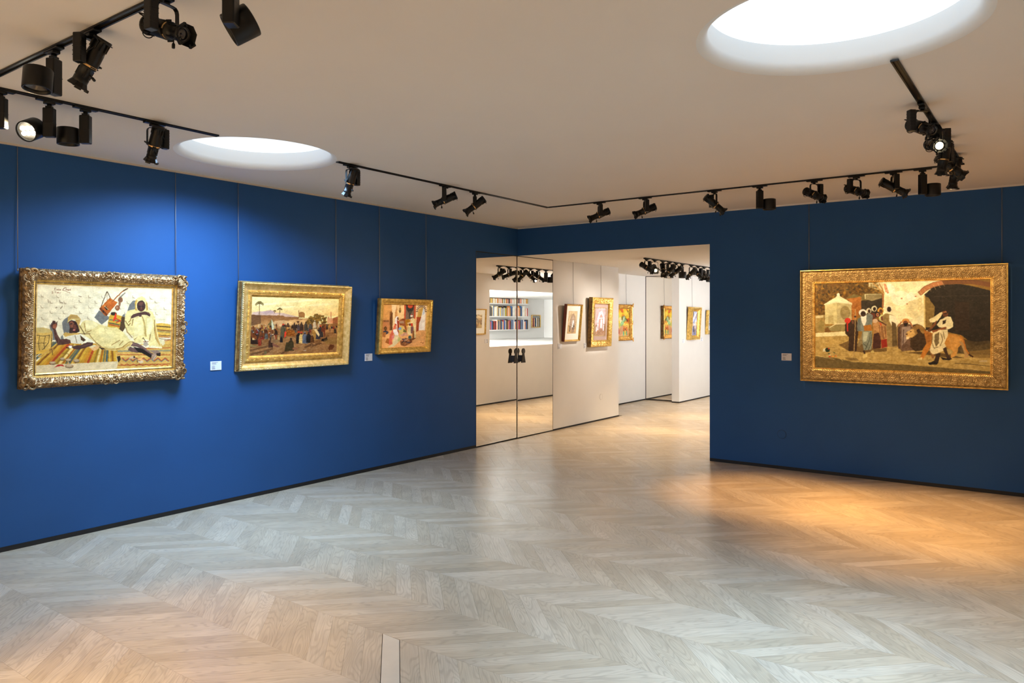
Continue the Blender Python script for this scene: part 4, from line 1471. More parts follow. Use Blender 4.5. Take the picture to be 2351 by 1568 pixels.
    for k in range(30):
        x = rr.randint(900, 1700); y = rr.randint(800, 920)
        p.figure(x, y, rr.randint(80, 130), rr.choice(pal), cap=rr.choice(caps), lean=rr.uniform(-.1, .1), w=.5)
    for k in range(20):
        p.figure(rr.randint(1700, 2060), rr.randint(760, 860), rr.randint(50, 90), rr.choice(pal), cap=rr.choice(caps), w=.55)
    p.P([900, 850, 1100, 860, 1120, 990, 900, 1000], (150, 84, 22), 46); p.P([120, 880, 280, 830, 340, 920, 360, 1180, 110, 1180], (64, 34, 18), 30); p.P([110, 980, 240, 960, 260, 1180, 108, 1170], (44, 24, 14), 24); p.S([160, 970, 240, 1010], 14, (150, 48, 24)); p.P([320, 860, 470, 830, 490, 1010, 370, 1080], (88, 52, 26), 26); p.S([250, 830, 330, 930, 350, 1030], 14, (196, 176, 170)); p.S([240, 935, 320, 920], 24, (206, 206, 204)); p.P([270, 1060, 350, 1040, 350, 1210, 280, 1220], (140, 52, 28), 40)
    p.P([430, 1010, 560, 930, 740, 990, 740, 1140, 620, 1150], (140, 104, 60), 24)
    for k in range(40):
        x = rr.randint(130, 760); y = rr.randint(930, 1090)
        p.figure(x, y, rr.randint(90, 140), rr.choice(pal), cap=rr.choice(caps), lean=rr.uniform(-.1, .1), w=.55)
    for a in ((1100, 860, 180, (70, 46, 30), (90, 56, 34)), (1190, 860, 160, (84, 66, 60), None), (1260, 870, 200, (66, 44, 30), None), (1360, 870, 210, (70, 60, 44), (40, 26, 18)), (1560, 800, 170, (206, 176, 130), (226, 206, 164)), (1650, 800, 140, (190, 156, 106), (222, 200, 158)), (1690, 1020, 270, (62, 52, 46), (206, 50, 28)), (845, 1040, 330, (92, 80, 50), (196, 60, 32))):
        p.figure(a[0], a[1], a[2], a[3], cap=a[4], w=.42)
    p.P([790, 800, 830, 760, 860, 800, 850, 1030, 800, 1000], (96, 84, 54), 14); p.P([880, 880, 915, 900, 905, 1010, 862, 1040], (214, 60, 30), 10); p.P([900, 745, 980, 740, 985, 790, 930, 775], (64, 44, 30)); p.P([1145, 650, 1220, 640, 1200, 690, 1165, 690], (96, 56, 30))
    for a in ((1195, 1170, 280, (30, 26, 24), (206, 56, 32)), (1255, 1165, 260, (206, 164, 90), (210, 60, 40)), (1335, 1165, 270, (96, 98, 100), (120, 122, 122)), (1420, 1150, 250, (26, 24, 26), (30, 26, 26)), (1560, 1090, 300, (166, 118, 52), (200, 160, 100)), (1500, 1150, 190, (104, 62, 26), (206, 170, 120)), (1630, 1070, 230, (60, 52, 50), None), (800, 1140, 150, (34, 32, 34), (80, 96, 112)), (1020, 1330, 290, (58, 46, 22), (30, 20, 14)), (560, 1260, 230, (70, 40, 24), (44, 28, 18)), (610, 1150, 200, (140, 100, 60), (220, 196, 150)), (2020, 930, 120, (60, 44, 30), None), (1900, 900, 90, (140, 96, 60), None)):
        p.figure(a[0], a[1], a[2], a[3], cap=a[4], w=.46)
    p.P([910, 1140, 1060, 1130, 1075, 1300, 960, 1345, 870, 1340], (66, 52, 22), 20); p.P([1060, 1260, 1190, 1270, 1150, 1300, 1050, 1310], (150, 96, 62)); p.P([600, 1150, 770, 1240, 700, 1255, 600, 1210], (128, 76, 52)); p.P([1540, 830, 1600, 820, 1670, 960, 1650, 1010, 1590, 930], (226, 190, 124)); p.P([1700, 790, 1800, 800, 1790, 1000, 1770, 1010, 1760, 900, 1710, 890], (112, 50, 26)); p.P([1700, 1110, 1720, 1060, 1810, 1040, 1820, 1000, 1850, 1080, 1800, 1120], (24, 18, 14)); p.P([1860, 1270, 1900, 1190, 1980, 1190, 2000, 1240, 1950, 1310, 1880, 1330], (104, 56, 22)); p.P([405, 1390, 430, 1335, 465, 1340, 465, 1415], (110, 94, 56)); p.P([1280, 1330, 1370, 1310, 1350, 1345], (196, 166, 130)); p.P([90, 1170, 150, 1200, 260, 1230, 200, 1245, 95, 1230], (150, 124, 70)); p.P([1760, 1080, 2050, 1010, 2050, 1180, 1800, 1180], (140, 104, 46), 26, .6)
    p.mottle(10, 120, 80)
    return p


def paint_carpet_seller():
    p = Pic(190, 180, [(883.0, 697.0), (984.1, 698.3), (978.8, 795.2), (877.4, 800.5)], 7, (232, 178, 112))
    p.use(860, 680, 11.2)
    p.mottle(10, 20, 16)
    p.P([240, 180, 480, 180, 480, 620, 230, 620], (216, 158, 92), 12); p.P([235, 610, 410, 600, 410, 960, 215, 1060], (196, 132, 84), 16)
    for k in range(6):
        p.P([240 + k * 28, 615, 258 + k * 28, 612, 254 + k * 28, 660, 242 + k * 28, 662], (90, 64, 38), 4)
    p.P([410, 880, 420, 400, 460, 360, 490, 400, 490, 880], (150, 100, 52), 14); p.P([420, 560, 470, 400, 500, 410, 490, 860, 440, 870], (112, 72, 40), 10)
    p.P([470, 190, 600, 190, 590, 360, 560, 410, 490, 410, 480, 300], (240, 208, 158), 12); p.P([500, 410, 555, 410, 550, 840, 490, 850], (240, 204, 150), 10); p.P([555, 410, 610, 230, 610, 520, 560, 560], (200, 146, 88))
    p.P([610, 190, 810, 190, 800, 560, 640, 560], (240, 200, 140), 8); p.S([690, 190, 690, 300], 12, (140, 100, 44)); p.E(690, 310, 26, 30, (160, 112, 40)); p.P([650, 340, 725, 340, 700, 400, 680, 420, 665, 390], (120, 90, 44))
    p.P([800, 190, 1100, 190, 1085, 560, 790, 580], (196, 92, 58), 14); p.P([845, 190, 1050, 190, 1040, 560, 830, 590], (128, 106, 88), 14); p.P([845, 200, 1050, 200, 1040, 320, 960, 420, 950, 560, 930, 560, 920, 420, 850, 320], (66, 62, 54), 10); p.E(955, 215, 70, 75, (204, 84, 50)); p.E(955, 400, 40, 34, (90, 80, 66))
    p.P([1095, 190, 1390, 200, 1330, 900, 1090, 900], (242, 206, 158), 8)
    for k in range(11):
        a = math.pi * (1.02 + k / 10 * .96)
        p.S([1240 + 90 * math.cos(a), 380 + 120 * math.sin(a), 1240 + 135 * math.cos(a), 380 + 178 * math.sin(a)], 22, (112, 92, 74))
    p.P([1150, 400, 1180, 300, 1260, 260, 1290, 270, 1240, 520, 1130, 520], (206, 164, 88), 16); p.P([1230, 540, 1290, 260, 1320, 330, 1340, 430, 1320, 860, 1170, 870, 1180, 700], (246, 232, 214), 8); p.P([1290, 280, 1310, 310, 1325, 420, 1270, 480], (206, 214, 222)); p.P([1115, 520, 1240, 515, 1180, 690, 1170, 870, 1100, 920], (176, 84, 46), 30)
    # floor
    p.P([215, 1060, 430, 920, 870, 900, 1110, 910, 1180, 870, 1345, 870, 1330, 1290, 195, 1350], (236, 176, 112), 14)
    for k in range(10):
        p.S([300 + k * 110, 960 + 20 * (k % 2), 250 + k * 130, 1330], 5, (216, 150, 90), .6)
    for y in (1000, 1100, 1190, 1260):
        p.S([210, y + 40, 1340, y - 20], 5, (218, 154, 94), .6)
    # rugs, pots
    p.P([650, 620, 760, 560, 830, 560, 860, 880, 840, 900, 790, 760, 680, 740], (160, 92, 48), 40); p.P([660, 640, 780, 620, 790, 690, 680, 690], (176, 140, 110), 30); p.P([820, 600, 900, 570, 950, 600, 940, 700, 860, 760, 830, 720], (182, 126, 32), 18); p.P([780, 830, 860, 900, 850, 930, 760, 920], (120, 110, 56))
    p.E(310, 830, 36, 56, (96, 66, 32)); p.E(310, 830, 14, 30, (140, 100, 50)); p.E(310, 935, 72, 50, (64, 66, 80)); p.P([240, 920, 330, 930, 300, 1060, 250, 1050], (176, 112, 58)); p.P([365, 900, 370, 770, 395, 760, 410, 850, 395, 910], (206, 140, 84))
    p.P([700, 960, 860, 930, 880, 1000, 700, 1030], (214, 160, 130), 40); p.P([680, 1160, 780, 1080, 1000, 1080, 1000, 1190, 800, 1300, 700, 1260], (150, 96, 56), 50)
    for k in range(26):
        rr = random.Random(k)
        p.E(rr.randint(720, 980), rr.randint(1090, 1200), 22, 12, rr.choice([(70, 84, 108), (220, 190, 150), (120, 60, 40), (206, 150, 110), (60, 50, 44)]), rr.randint(-40, 40), 4)
    p.E(940, 1055, 44, 46, (86, 110, 100)); p.E(930, 1050, 20, 20, (60, 80, 76))
    # women
    p.P([550, 690, 560, 560, 590, 505, 640, 505, 652, 560, 640, 700, 655, 820, 640, 960, 560, 900], (236, 222, 206), 14); p.P([605, 540, 650, 525, 650, 600, 625, 610], (120, 74, 46)); p.P([610, 600, 660, 640, 660, 960, 620, 900], (160, 64, 40)); p.P([550, 690, 600, 720, 590, 790, 545, 780], (196, 84, 56))
    p.P([640, 870, 680, 760, 740, 750, 780, 820, 760, 960, 690, 990], (216, 190, 110), 12); p.E(680, 830, 44, 34, (140, 168, 200), -40)
    p.P([395, 1260, 400, 1120, 430, 980, 500, 850, 530, 740, 590, 730, 600, 780, 540, 850, 520, 960, 470, 1080, 480, 1240], (222, 112, 80), 12); p.P([500, 860, 560, 850, 640, 930, 640, 1000, 560, 1010, 510, 930], (244, 230, 220), 10); p.P([545, 780, 590, 760, 600, 830, 570, 850], (206, 140, 106)); p.P([470, 1030, 540, 990, 560, 1100, 480, 1130], (232, 140, 130), 20); p.P([540, 1010, 640, 1000, 700, 1120, 600, 1230, 520, 1310, 360, 1330, 480, 1250], (232, 210, 160), 16); p.P([640, 1050, 720, 1110, 660, 1170, 620, 1180], (206, 196, 120)); p.P([300, 1200, 350, 1090, 400, 1100, 395, 1240], (180, 110, 50), 40)
    # merchant
    p.P([880, 900, 910, 720, 960, 650, 1010, 530, 1060, 570, 1090, 700, 1095, 1080, 1040, 1085, 1030, 900, 960, 1000, 880, 980], (232, 208, 150), 14); p.P([960, 780, 1030, 760, 1040, 900, 990, 960, 965, 940], (136, 96, 92)); p.P([965, 690, 1010, 680, 1020, 760, 970, 765], (206, 62, 36)); p.P([910, 700, 970, 690, 960, 750, 920, 750], (110, 60, 50)); p.P([1010, 880, 1050, 880, 1050, 1090, 1000, 1130], (150, 96, 50)); p.P([865, 680, 950, 640, 960, 670, 890, 715], (226, 190, 140)); p.E(985, 495, 36, 30, (244, 234, 214)); p.E(985, 465, 20, 10, (206, 80, 70)); p.P([960, 520, 1010, 510, 1005, 560, 970, 565], (156, 104, 70)); p.P([965, 560, 1005, 560, 985, 620], (240, 230, 210)); p.P([1000, 1090, 1100, 1070, 1060, 1100, 1010, 1140], (112, 66, 34))
    p.S([1200, 1200, 1240, 1180, 1225, 1200], 8, (150, 90, 50)); p.S([1255, 1195, 1280, 1185, 1270, 1225, 1300, 1180], 7, (150, 90, 50))
    p.mottle(8, 90, 80)
    return p


def paint_lion():
    p = Pic(480, 252, [(1872.9, 653.3), (2269.5, 643.2), (2267.6, 855.6), (1872.9, 842.8)], 9, (150, 110, 44))
    C = lambda: p.use(1860, 640, 7.127)
    D = lambda: p.use(2060, 640, 6.817)
    C()
    rr = random.Random(12)
    # autumn trees
    p.P([90, 95, 1010, 70, 1010, 330, 600, 600, 90, 760], (112, 78, 24), 40)
    for k in range(420):
        x, y = rr.randint(90, 1010), rr.randint(70, 600)
        p.E(x, y, rr.randint(8, 30), rr.randint(6, 20), rr.choice([(70, 50, 18), (150, 104, 28), (178, 128, 40), (96, 66, 20), (54, 42, 20), (130, 84, 26)]), rr.randint(0, 90), 16, .6)
    p.P([960, 80, 1190, 66, 1190, 200, 1100, 190, 960, 150], (226, 208, 156), 18, .9)
    for k in range(50):
        p.E(rr.randint(880, 1120), rr.randint(80, 260), 20, 14, rr.choice([(84, 62, 26), (120, 88, 34)]), 0, 10, .6)
    # awning, booth
    p.P([600, 330, 720, 260, 850, 300, 900, 250, 1180, 255, 1200, 400, 900, 420, 690, 420], (124, 104, 56), 22); p.P([610, 335, 840, 305, 850, 500, 760, 660, 690, 700, 680, 420], (168, 104, 40), 26); p.P([840, 370, 1180, 330, 1190, 560, 840, 600], (58, 46, 30), 14); p.P([900, 270, 1170, 262, 1160, 330, 1010, 375, 905, 340], (150, 130, 84), 16); p.S([905, 265, 905, 340], 13, (226, 208, 150)); p.S([910, 268, 1170, 262], 8, (216, 200, 150))
    # white wall (sunlit)
    p.P([1190, 60, 1500, 40, 2160, 30, 2160, 900, 1900, 900, 1190, 700], (238, 222, 168), 22)
    p.mottle(10, 26, 14)
    for x, y, w, h, c in ((1480, 330, 160, 120, (250, 240, 200)), (1300, 200, 90, 100, (250, 240, 204)), (1700, 500, 150, 150, (222, 200, 142)), (1650, 300, 80, 70, (252, 244, 210)), (1300, 480, 90, 90, (226, 206, 150)), (1780, 220, 120, 80, (240, 226, 176))):
        p.E(x, y, w, h, c, 0, 22, .7)
    for x, y in ((1490, 330), (1580, 420), (1720, 300), (1270, 240), (1240, 180)):
        p.E(x, y, 16, 12, (176, 104, 60), 0, 8, .8)
    p.P([1195, 90, 1240, 100, 1290, 240, 1230, 230], (206, 130, 90), 22, .7); p.P([1180, 250, 1210, 250, 1205, 480, 1175, 480], (170, 112, 66), 16); p.S([1030, 80, 1120, 170, 1210, 260], 22, (196, 152, 84)); p.S([1130, 90, 1180, 180, 1205, 240], 18, (176, 130, 70))
    # kiosk tomb
    p.P([232, 430, 440, 300, 470, 250, 500, 300, 690, 405, 690, 440, 450, 400, 250, 440], (228, 212, 164), 12); p.P([250, 440, 450, 400, 450, 745, 255, 745], (206, 186, 126), 18); p.P([450, 400, 680, 425, 685, 740, 450, 745], (186, 166, 112), 18); p.E(580, 560, 80, 110, (128, 104, 56), 0, 30, .6); p.P([310, 610, 390, 605, 390, 740, 310, 740], (180, 158, 100)); p.E(468, 275, 24, 28, (236, 224, 184))
    # graves and steps
    p.P([90, 600, 250, 600, 250, 900, 90, 900], (160, 130, 70), 26); p.P([100, 620, 230, 600, 230, 640, 100, 650], (206, 184, 130)); p.P([145, 720, 190, 680, 240, 720, 235, 860, 145, 860], (146, 122, 64), 14); p.P([240, 780, 600, 735, 600, 860, 330, 860], (150, 130, 76), 16); p.S([330, 800, 420, 745, 640, 740], 13, (220, 200, 150)); p.P([250, 830, 290, 790, 340, 850, 350, 970, 250, 960], (124, 84, 34), 18); p.P([100, 890, 600, 860, 640, 930, 350, 965, 100, 960], (228, 208, 150), 16)
    # ground
    p.P([90, 950, 640, 930, 1190, 1100, 1500, 1120, 2160, 1150, 3000, 1000, 3000, 1560, 90, 1450], (184, 150, 82), 26)
    p.mottle(9, 60, 30)
    for k in range(260):
        x, y = rr.randint(90, 2900), rr.randint(980, 1470)
        p.S([x, y, x + rr.randint(20, 110), y + rr.randint(-8, 16)], rr.randint(5, 13), rr.choice([(216, 186, 116), (140, 108, 54), (196, 160, 90), (160, 126, 66)]), .55)
    p.P([90, 1260, 420, 1290, 700, 1350, 1500, 1390, 2950, 1500, 2950, 1560, 90, 1450], (92, 74, 38), 26, .8); p.P([470, 1080, 640, 1010, 800, 1060, 1250, 1130, 1250, 1180, 860, 1200, 620, 1170], (104, 76, 38), 20, .8); p.P([560, 1280, 760, 1290, 800, 1330, 640, 1330], (120, 92, 48), 14, .7)
    # urn with spilled fruit
    p.P([215, 1190, 225, 1140, 270, 1130, 290, 1180], (214, 196, 150)); p.E(295, 1160, 40, 36, (44, 56, 34)); p.E(312, 1138, 14, 11, (190, 70, 30))
    for x, y, c in ((330, 1240, (226, 200, 150)), (325, 1265, (206, 70, 40)), (430, 1255, (226, 120, 40)), (380, 1265, (230, 150, 60)), (400, 1205, (80, 90, 50)), (350, 1190, (190, 160, 100)), (320, 1225, (70, 80, 46))):
        p.E(x, y, 18, 10, c, 10, 4)
    p.S([100, 1255, 250, 1280, 400, 1310], 6, (206, 176, 110)); p.S([330, 1165, 420, 1230, 540, 1340], 7, (190, 160, 96))
    # crowd
    p.P([575, 760, 600, 720, 680, 680, 760, 680, 800, 800, 760, 1180, 630, 1180, 640, 950, 580, 900], (62, 40, 22), 14); p.E(620, 690, 48, 46, (204, 60, 40), 0, 12); p.S([615, 720, 618, 860], 20, (196, 48, 30)); p.P([680, 690, 720, 690, 720, 740, 690, 740], (110, 70, 44))
    for (x, y, r, c, k) in ((962, 530, 42, (206, 190, 150), (70, 46, 34)), (1048, 495, 46, (222, 208, 164), (54, 36, 28)), (1152, 530, 50, (206, 150, 60), (104, 64, 40)), (1284, 500, 60, (230, 214, 170), (60, 40, 30)), (1178, 645, 54, (200, 190, 120), (120, 70, 46)), (1100, 590, 46, (40, 28, 22), (176, 116, 76))):
        p.E(x, y, r, r * 1.05, c, 0, 12); p.E(x + 5, y + 8, r * .55, r * .72, k, 0, 10); p.S([x - 4, y + 2, x + 20, y], 6, (30, 20, 16))
    p.P([1000, 560, 1060, 580, 1080, 680, 1000, 700], (110, 56, 36)); p.P([1180, 620, 1230, 570, 1300, 580, 1390, 620, 1440, 740, 1420, 900, 1420, 1110, 1260, 1110, 1230, 900], (150, 122, 72), 20); p.P([1290, 590, 1390, 620, 1440, 740, 1400, 800, 1330, 780, 1290, 680], (236, 220, 176), 14); p.P([1330, 700, 1400, 740, 1420, 1090, 1340, 1100], (104, 82, 46), 16)
    p.P([1020, 690, 1080, 650, 1140, 700, 1240, 760, 1260, 1000, 1255, 1110, 1160, 1140, 1010, 1130, 1040, 860], (176, 128, 74), 30); p.P([1040, 900, 1120, 880, 1160, 1000, 1150, 1130, 1020, 1140], (76, 40, 26), 16); p.P([1160, 1000, 1250, 980, 1260, 1105, 1170, 1130], (156, 44, 24), 14)
    for q in ([1130, 760, 1150, 1000], [1180, 780, 1200, 980], [1220, 780, 1235, 960], [1160, 770, 1175, 960]):
        p.S(q, 9, (104, 60, 34))
    p.S([1030, 640, 1120, 690, 1240, 760], 22, (96, 62, 40)); p.P([1130, 720, 1170, 740, 1160, 780], (196, 70, 36)); p.E(1065, 690, 40, 34, (214, 178, 136))
    # leader with staff
    p.P([780, 690, 830, 620, 900, 600, 980, 575, 1030, 600, 1010, 760, 1000, 830, 860, 860, 780, 860, 770, 780], (132, 132, 116), 20); p.P([780, 660, 830, 640, 830, 860, 770, 850, 775, 770], (104, 106, 94), 14); p.P([925, 590, 1020, 600, 1000, 760, 940, 750], (120, 122, 108), 14); p.E(865, 560, 66, 56, (232, 222, 194), 0, 8); p.P([830, 620, 925, 600, 920, 700, 890, 800, 850, 720], (236, 224, 196), 10); p.E(872, 580, 42, 44, (66, 44, 32), 0, 8); p.S([850, 572, 900, 572], 7, (26, 18, 14))
    p.P([880, 770, 1000, 750, 1010, 850, 890, 850], (176, 110, 36), 22); p.P([855, 860, 1010, 850, 1020, 1000, 1000, 1150, 880, 1170, 850, 1030], (140, 138, 112), 18); p.P([870, 870, 960, 870, 920, 1020, 870, 1040], (196, 192, 156), 12, .8)
    for q in ([990, 870, 970, 1000, 900, 1160], [1010, 900, 990, 1080, 950, 1160], [870, 1060, 930, 1110]):
        p.S(q, 11, (84, 84, 66))
    p.P([775, 1090, 850, 880, 860, 1060, 800, 1110], (146, 122, 78), 18); p.S([880, 1170, 895, 1220], 26, (64, 42, 30)); p.P([860, 1270, 880, 1225, 935, 1215, 930, 1270, 880, 1285], (214, 184, 110)); p.P([985, 1180, 1030, 1160, 1055, 1200, 1000, 1210], (206, 178, 104)); p.S([745, 505, 740, 800, 718, 1272], 13, (170, 136, 84)); p.E(742, 625, 20, 16, (70, 46, 32))
    # kneeling man
    D()
    p.P([0, 800, 40, 720, 120, 690, 200, 720, 250, 800, 260, 1110, 60, 1125, 0, 1050], (112, 82, 58), 24); p.P([60, 760, 190, 740, 220, 860, 60, 1060], (156, 130, 108), 20); p.E(125, 668, 58, 44, (206, 140, 70)); p.E(122, 700, 40, 40, (120, 74, 46)); p.P([90, 700, 160, 695, 140, 745, 105, 745], (36, 24, 18)); p.S([10, 740, 60, 680], 26, (176, 120, 74)); p.S([235, 750, 185, 680], 26, (170, 112, 68)); p.S([20, 760, 20, 1080], 20, (74, 50, 36)); p.S([90, 800, 80, 1080], 13, (90, 62, 46))
    # arch opening
    p.P([410, 260, 540, 150, 740, 100, 960, 95, 1200, 140, 1435, 200, 1435, 1000, 1180, 1040, 980, 880, 760, 830, 430, 800], (48, 36, 22), 16); p.P([415, 280, 470, 300, 570, 440, 560, 620, 520, 760, 420, 760], (150, 118, 58), 26, .9); p.P([880, 360, 1100, 380, 1100, 800, 880, 820], (60, 40, 22), 18, .8)
    p.S([350, 235, 430, 165, 560, 105, 720, 70, 900, 58, 1150, 62, 1428, 110], 74, (132, 84, 44)); p.S([350, 235, 430, 165, 560, 105, 680, 78], 60, (190, 124, 74))
    for k in range(14):
        t = k / 13
        x = 360 + t * 900
        y = 232 - 175 * math.sin(min(1, t * 1.45) * math.pi / 2) + 30 * max(0, t - .7)
        p.S([x - 18, y - 36, x + 20, y + 36], 7, (230, 190, 130) if k < 6 else (110, 76, 44), .6)
    p.S([560, 285, 900, 280, 1400, 275], 5, (100, 84, 64), .7)
    p.P([405, 260, 425, 270, 425, 800, 405, 800], (216, 186, 116), 12)
    for y in (340, 400, 470):
        p.E(345, y, 36, 30, (206, 180, 118), 0, 4, .6); p.E(345, y, 22, 18, (232, 212, 150), 0, 4, .8)
    for k in range(60):
        p.E(rr.randint(500, 1420), rr.randint(120, 900), 5, 4, (130, 116, 96), 0, 0, .6)
    p.P([780, 880, 1180, 980, 1425, 960, 1425, 1180, 900, 1160], (84, 66, 36), 20, .9); p.P([1090, 1130, 1420, 1090, 1420, 1230, 1140, 1220], (140, 108, 54), 20, .8)
    p.P([120, 1150, 420, 1180, 760, 1220, 1040, 1230, 860, 1190, 500, 1120], (86, 62, 30), 16, .8)
    # lion
    lb = (196, 136, 58)
    p.P([480, 850, 620, 840, 760, 860, 900, 870, 980, 920, 1020, 1000, 960, 1040, 900, 1090, 850, 1120, 740, 1060, 500, 1080], lb, 24); p.P([780, 930, 900, 900, 970, 950, 930, 1060, 910, 1150, 880, 1200, 820, 1225, 810, 1190, 850, 1140, 800, 1020], (206, 148, 70), 20); p.P([940, 960, 1010, 1000, 1050, 1130, 1075, 1170, 1080, 1215, 1010, 1230, 1030, 1190, 1000, 1100], (182, 140, 84), 16); p.S([960, 890, 1010, 960, 1040, 1090, 1100, 1180, 1150, 1205], 22, (186, 116, 44)); p.S([1090, 1175, 1150, 1210], 24, (70, 42, 22))
    p.P([420, 960, 520, 900, 540, 1030, 470, 1120, 400, 1230, 370, 1255, 300, 1250, 350, 1210, 390, 1100], (190, 120, 44), 22); p.P([310, 1230, 380, 1220, 370, 1258, 300, 1255], (226, 196, 130)); p.P([480, 1080, 540, 1060, 560, 1200, 545, 1240, 520, 1230], (150, 104, 56))
    p.P([200, 920, 230, 800, 240, 720, 300, 705, 380, 740, 440, 800, 470, 880, 440, 1000, 380, 1110, 270, 1130, 190, 1060], (70, 48, 24), 26); p.P([230, 760, 300, 705, 380, 745, 430, 800, 400, 860, 330, 820, 270, 890, 220, 920], (150, 112, 56), 36); p.P([400, 800, 520, 840, 520, 960, 440, 1010, 420, 900], (166, 104, 40), 26)
    p.P([120, 860, 150, 825, 190, 810, 215, 780, 250, 800, 270, 870, 220, 920, 190, 920, 160, 945, 130, 935, 140, 905, 122, 890], (206, 162, 92), 16); p.P([120, 860, 150, 850, 150, 885, 128, 880], (96, 66, 44)); p.S([190, 830, 215, 825], 9, (44, 28, 16)); p.P([130, 910, 185, 900, 165, 945, 132, 940], (226, 196, 140)); p.P([290, 800, 330, 780, 350, 830, 310, 850], (54, 34, 18))
    # tamer
    p.P([480, 640, 560, 600, 640, 540, 700, 520, 660, 610, 590, 680, 500, 685], (228, 206, 150), 14); p.P([600, 720, 650, 650, 760, 590, 820, 600, 850, 680, 852, 755, 780, 790, 640, 760], (226, 208, 156), 18); p.P([690, 660, 750, 640, 730, 700, 690, 720], (60, 44, 28)); p.E(735, 545, 48, 58, (104, 62, 36), 0, 10); p.P([690, 510, 720, 480, 790, 500, 795, 550, 770, 545], (52, 36, 24)); p.S([715, 548, 755, 546], 9, (30, 18, 12)); p.P([700, 520, 740, 505, 760, 530, 700, 540], (160, 104, 60))
    p.P([560, 690, 600, 650, 590, 720, 530, 780, 500, 810, 480, 790], (130, 80, 44)); p.P([520, 810, 640, 780, 740, 750, 760, 770, 650, 815, 540, 845], (140, 84, 44)); p.E(490, 805, 36, 22, (92, 58, 34))
    p.P([540, 850, 640, 800, 770, 790, 770, 880, 720, 1000, 740, 1055, 690, 1120, 600, 1160, 530, 1175, 490, 1110, 530, 960], (226, 204, 150), 18); p.P([570, 870, 640, 830, 630, 1000, 590, 1060, 560, 980], (124, 104, 66), 16)
    for q in ([660, 850, 690, 950, 650, 1050], [530, 860, 525, 1000, 560, 1080, 620, 1060], [700, 830, 720, 940]):
        p.S(q, 10, (120, 96, 58))
    p.P([590, 1165, 660, 1150, 640, 1230, 620, 1300, 540, 1330, 470, 1310, 560, 1270], (60, 42, 28), 10); p.P([460, 1305, 560, 1285, 620, 1300, 600, 1325, 490, 1335], (34, 24, 18)); p.P([690, 1090, 740, 1060, 780, 1190, 830, 1240, 760, 1255, 730, 1170], (72, 48, 30)); p.P([650, 1210, 720, 1230, 835, 1240, 790, 1262, 690, 1255], (44, 30, 20))
    p.P([1240, 1265, 1370, 1260, 1360, 1290, 1250, 1285], (206, 178, 130)); p.S([880, 1310, 1100, 1320, 1400, 1350], 9, (100, 76, 40))
    p.mottle(8, 170, 90)
    return p


def small_pic(W, Hh, seed, cols, arch=False, figs=10):
    """small loosely painted sheet: bands of colour, an arch and a few figures"""
    p = Pic(W, Hh, [(0, 0), (100, 0), (100, 100), (0, 100)], seed, cols[0])
    p.mottle(36, 8, 10)
    rr = random.Random(seed)
    p.P([0, 62, 100, 58, 100, 100, 0, 100], cols[1], 26)
    if arch:
        p.P([25, 75, 25, 38, 40, 16, 62, 10, 82, 24, 88, 45, 88, 75], cols[2], 18, .8)
        p.P([36, 78, 36, 46, 48, 26, 62, 22, 76, 34, 80, 78], cols[3], 18, .9)
        p.P([52, 72, 54, 44, 62, 38, 70, 46, 70, 74], cols[4], 8)
        p.S([25, 38, 88, 36], 3, cols[2], .8)
    else:
        for k in range(40):
            p.E(rr.randint(0, 100), rr.randint(0, 70), rr.randint(4, 14), rr.randint(4, 14), rr.choice(cols[2:]), rr.randint(0, 90), 20, .6)
    for k in range(figs):
        p.figure(rr.randint(8, 92), rr.randint(78, 98), rr.randint(18, 30), rr.choice(cols[2:]), cap=rr.choice(cols), w=.4)
    p.mottle(14, 40, 40)
    return p


# ------------------------------------------------------------------ picture frames
SIDES = ('bottom', 'right', 'top', 'left')


def frame_pt(side, w, h, s, t, d):
    if side == 'bottom':
        return (-w / 2 + s, -d, t)
    if side == 'top':
        return (-w / 2 + s, -d, h - t)
    if side == 'left':
        return (-w / 2 + t, -d, s)
    return (w / 2 - t, -d, s)


def rails(root, w, h, prof, mat, name='frame_rail', seg=1):
    for side in SIDES:
        L = w if side in ('bottom', 'top') else h
        vs = []
        for (t, d) in prof:
            for k in range(seg + 1):
                s = t + (L - 2 * t) * k / seg
                vs.append(frame_pt(side, w, h, s, t, d))
        fs = []
        n = seg + 1
        for i in range(len(prof) - 1):
            for k in range(seg):
                q = (i * n + k, i * n + k + 1, (i + 1) * n + k + 1, (i + 1) * n + k)
                fs.append(q if side in ('bottom', 'right') else tuple(reversed(q)))
        MB().add(vs, fs).build(name, mat, root)


def beads(root, w, h, t, d, r, sp, mat, name='bead_row', slant=None, sides=SIDES):
    m = MB()
    for side in sides:
        L = w if side in ('bottom', 'top') else h
        n = int((L - 2 * t) / sp)
        for k in range(n):
            s = t + (L - 2 * t) * (k + 0.5) / n
            p = frame_pt(side, w, h, s, t, d)
            if slant is None:
                m.ball(p, r, r, r, 5, 3)
            else:
                ln, wd = slant
                ax = 0 if side in ('bottom', 'top') else math.pi / 2
                sg = -1 if side in ('top', 'left') else 1
                rot = Matrix.Rotation(-ax + sg * 0.75, 3, 'Y')
                m.ball(p, wd, r, ln, 6, 4, rot)
    return m.build(name, mat, root)


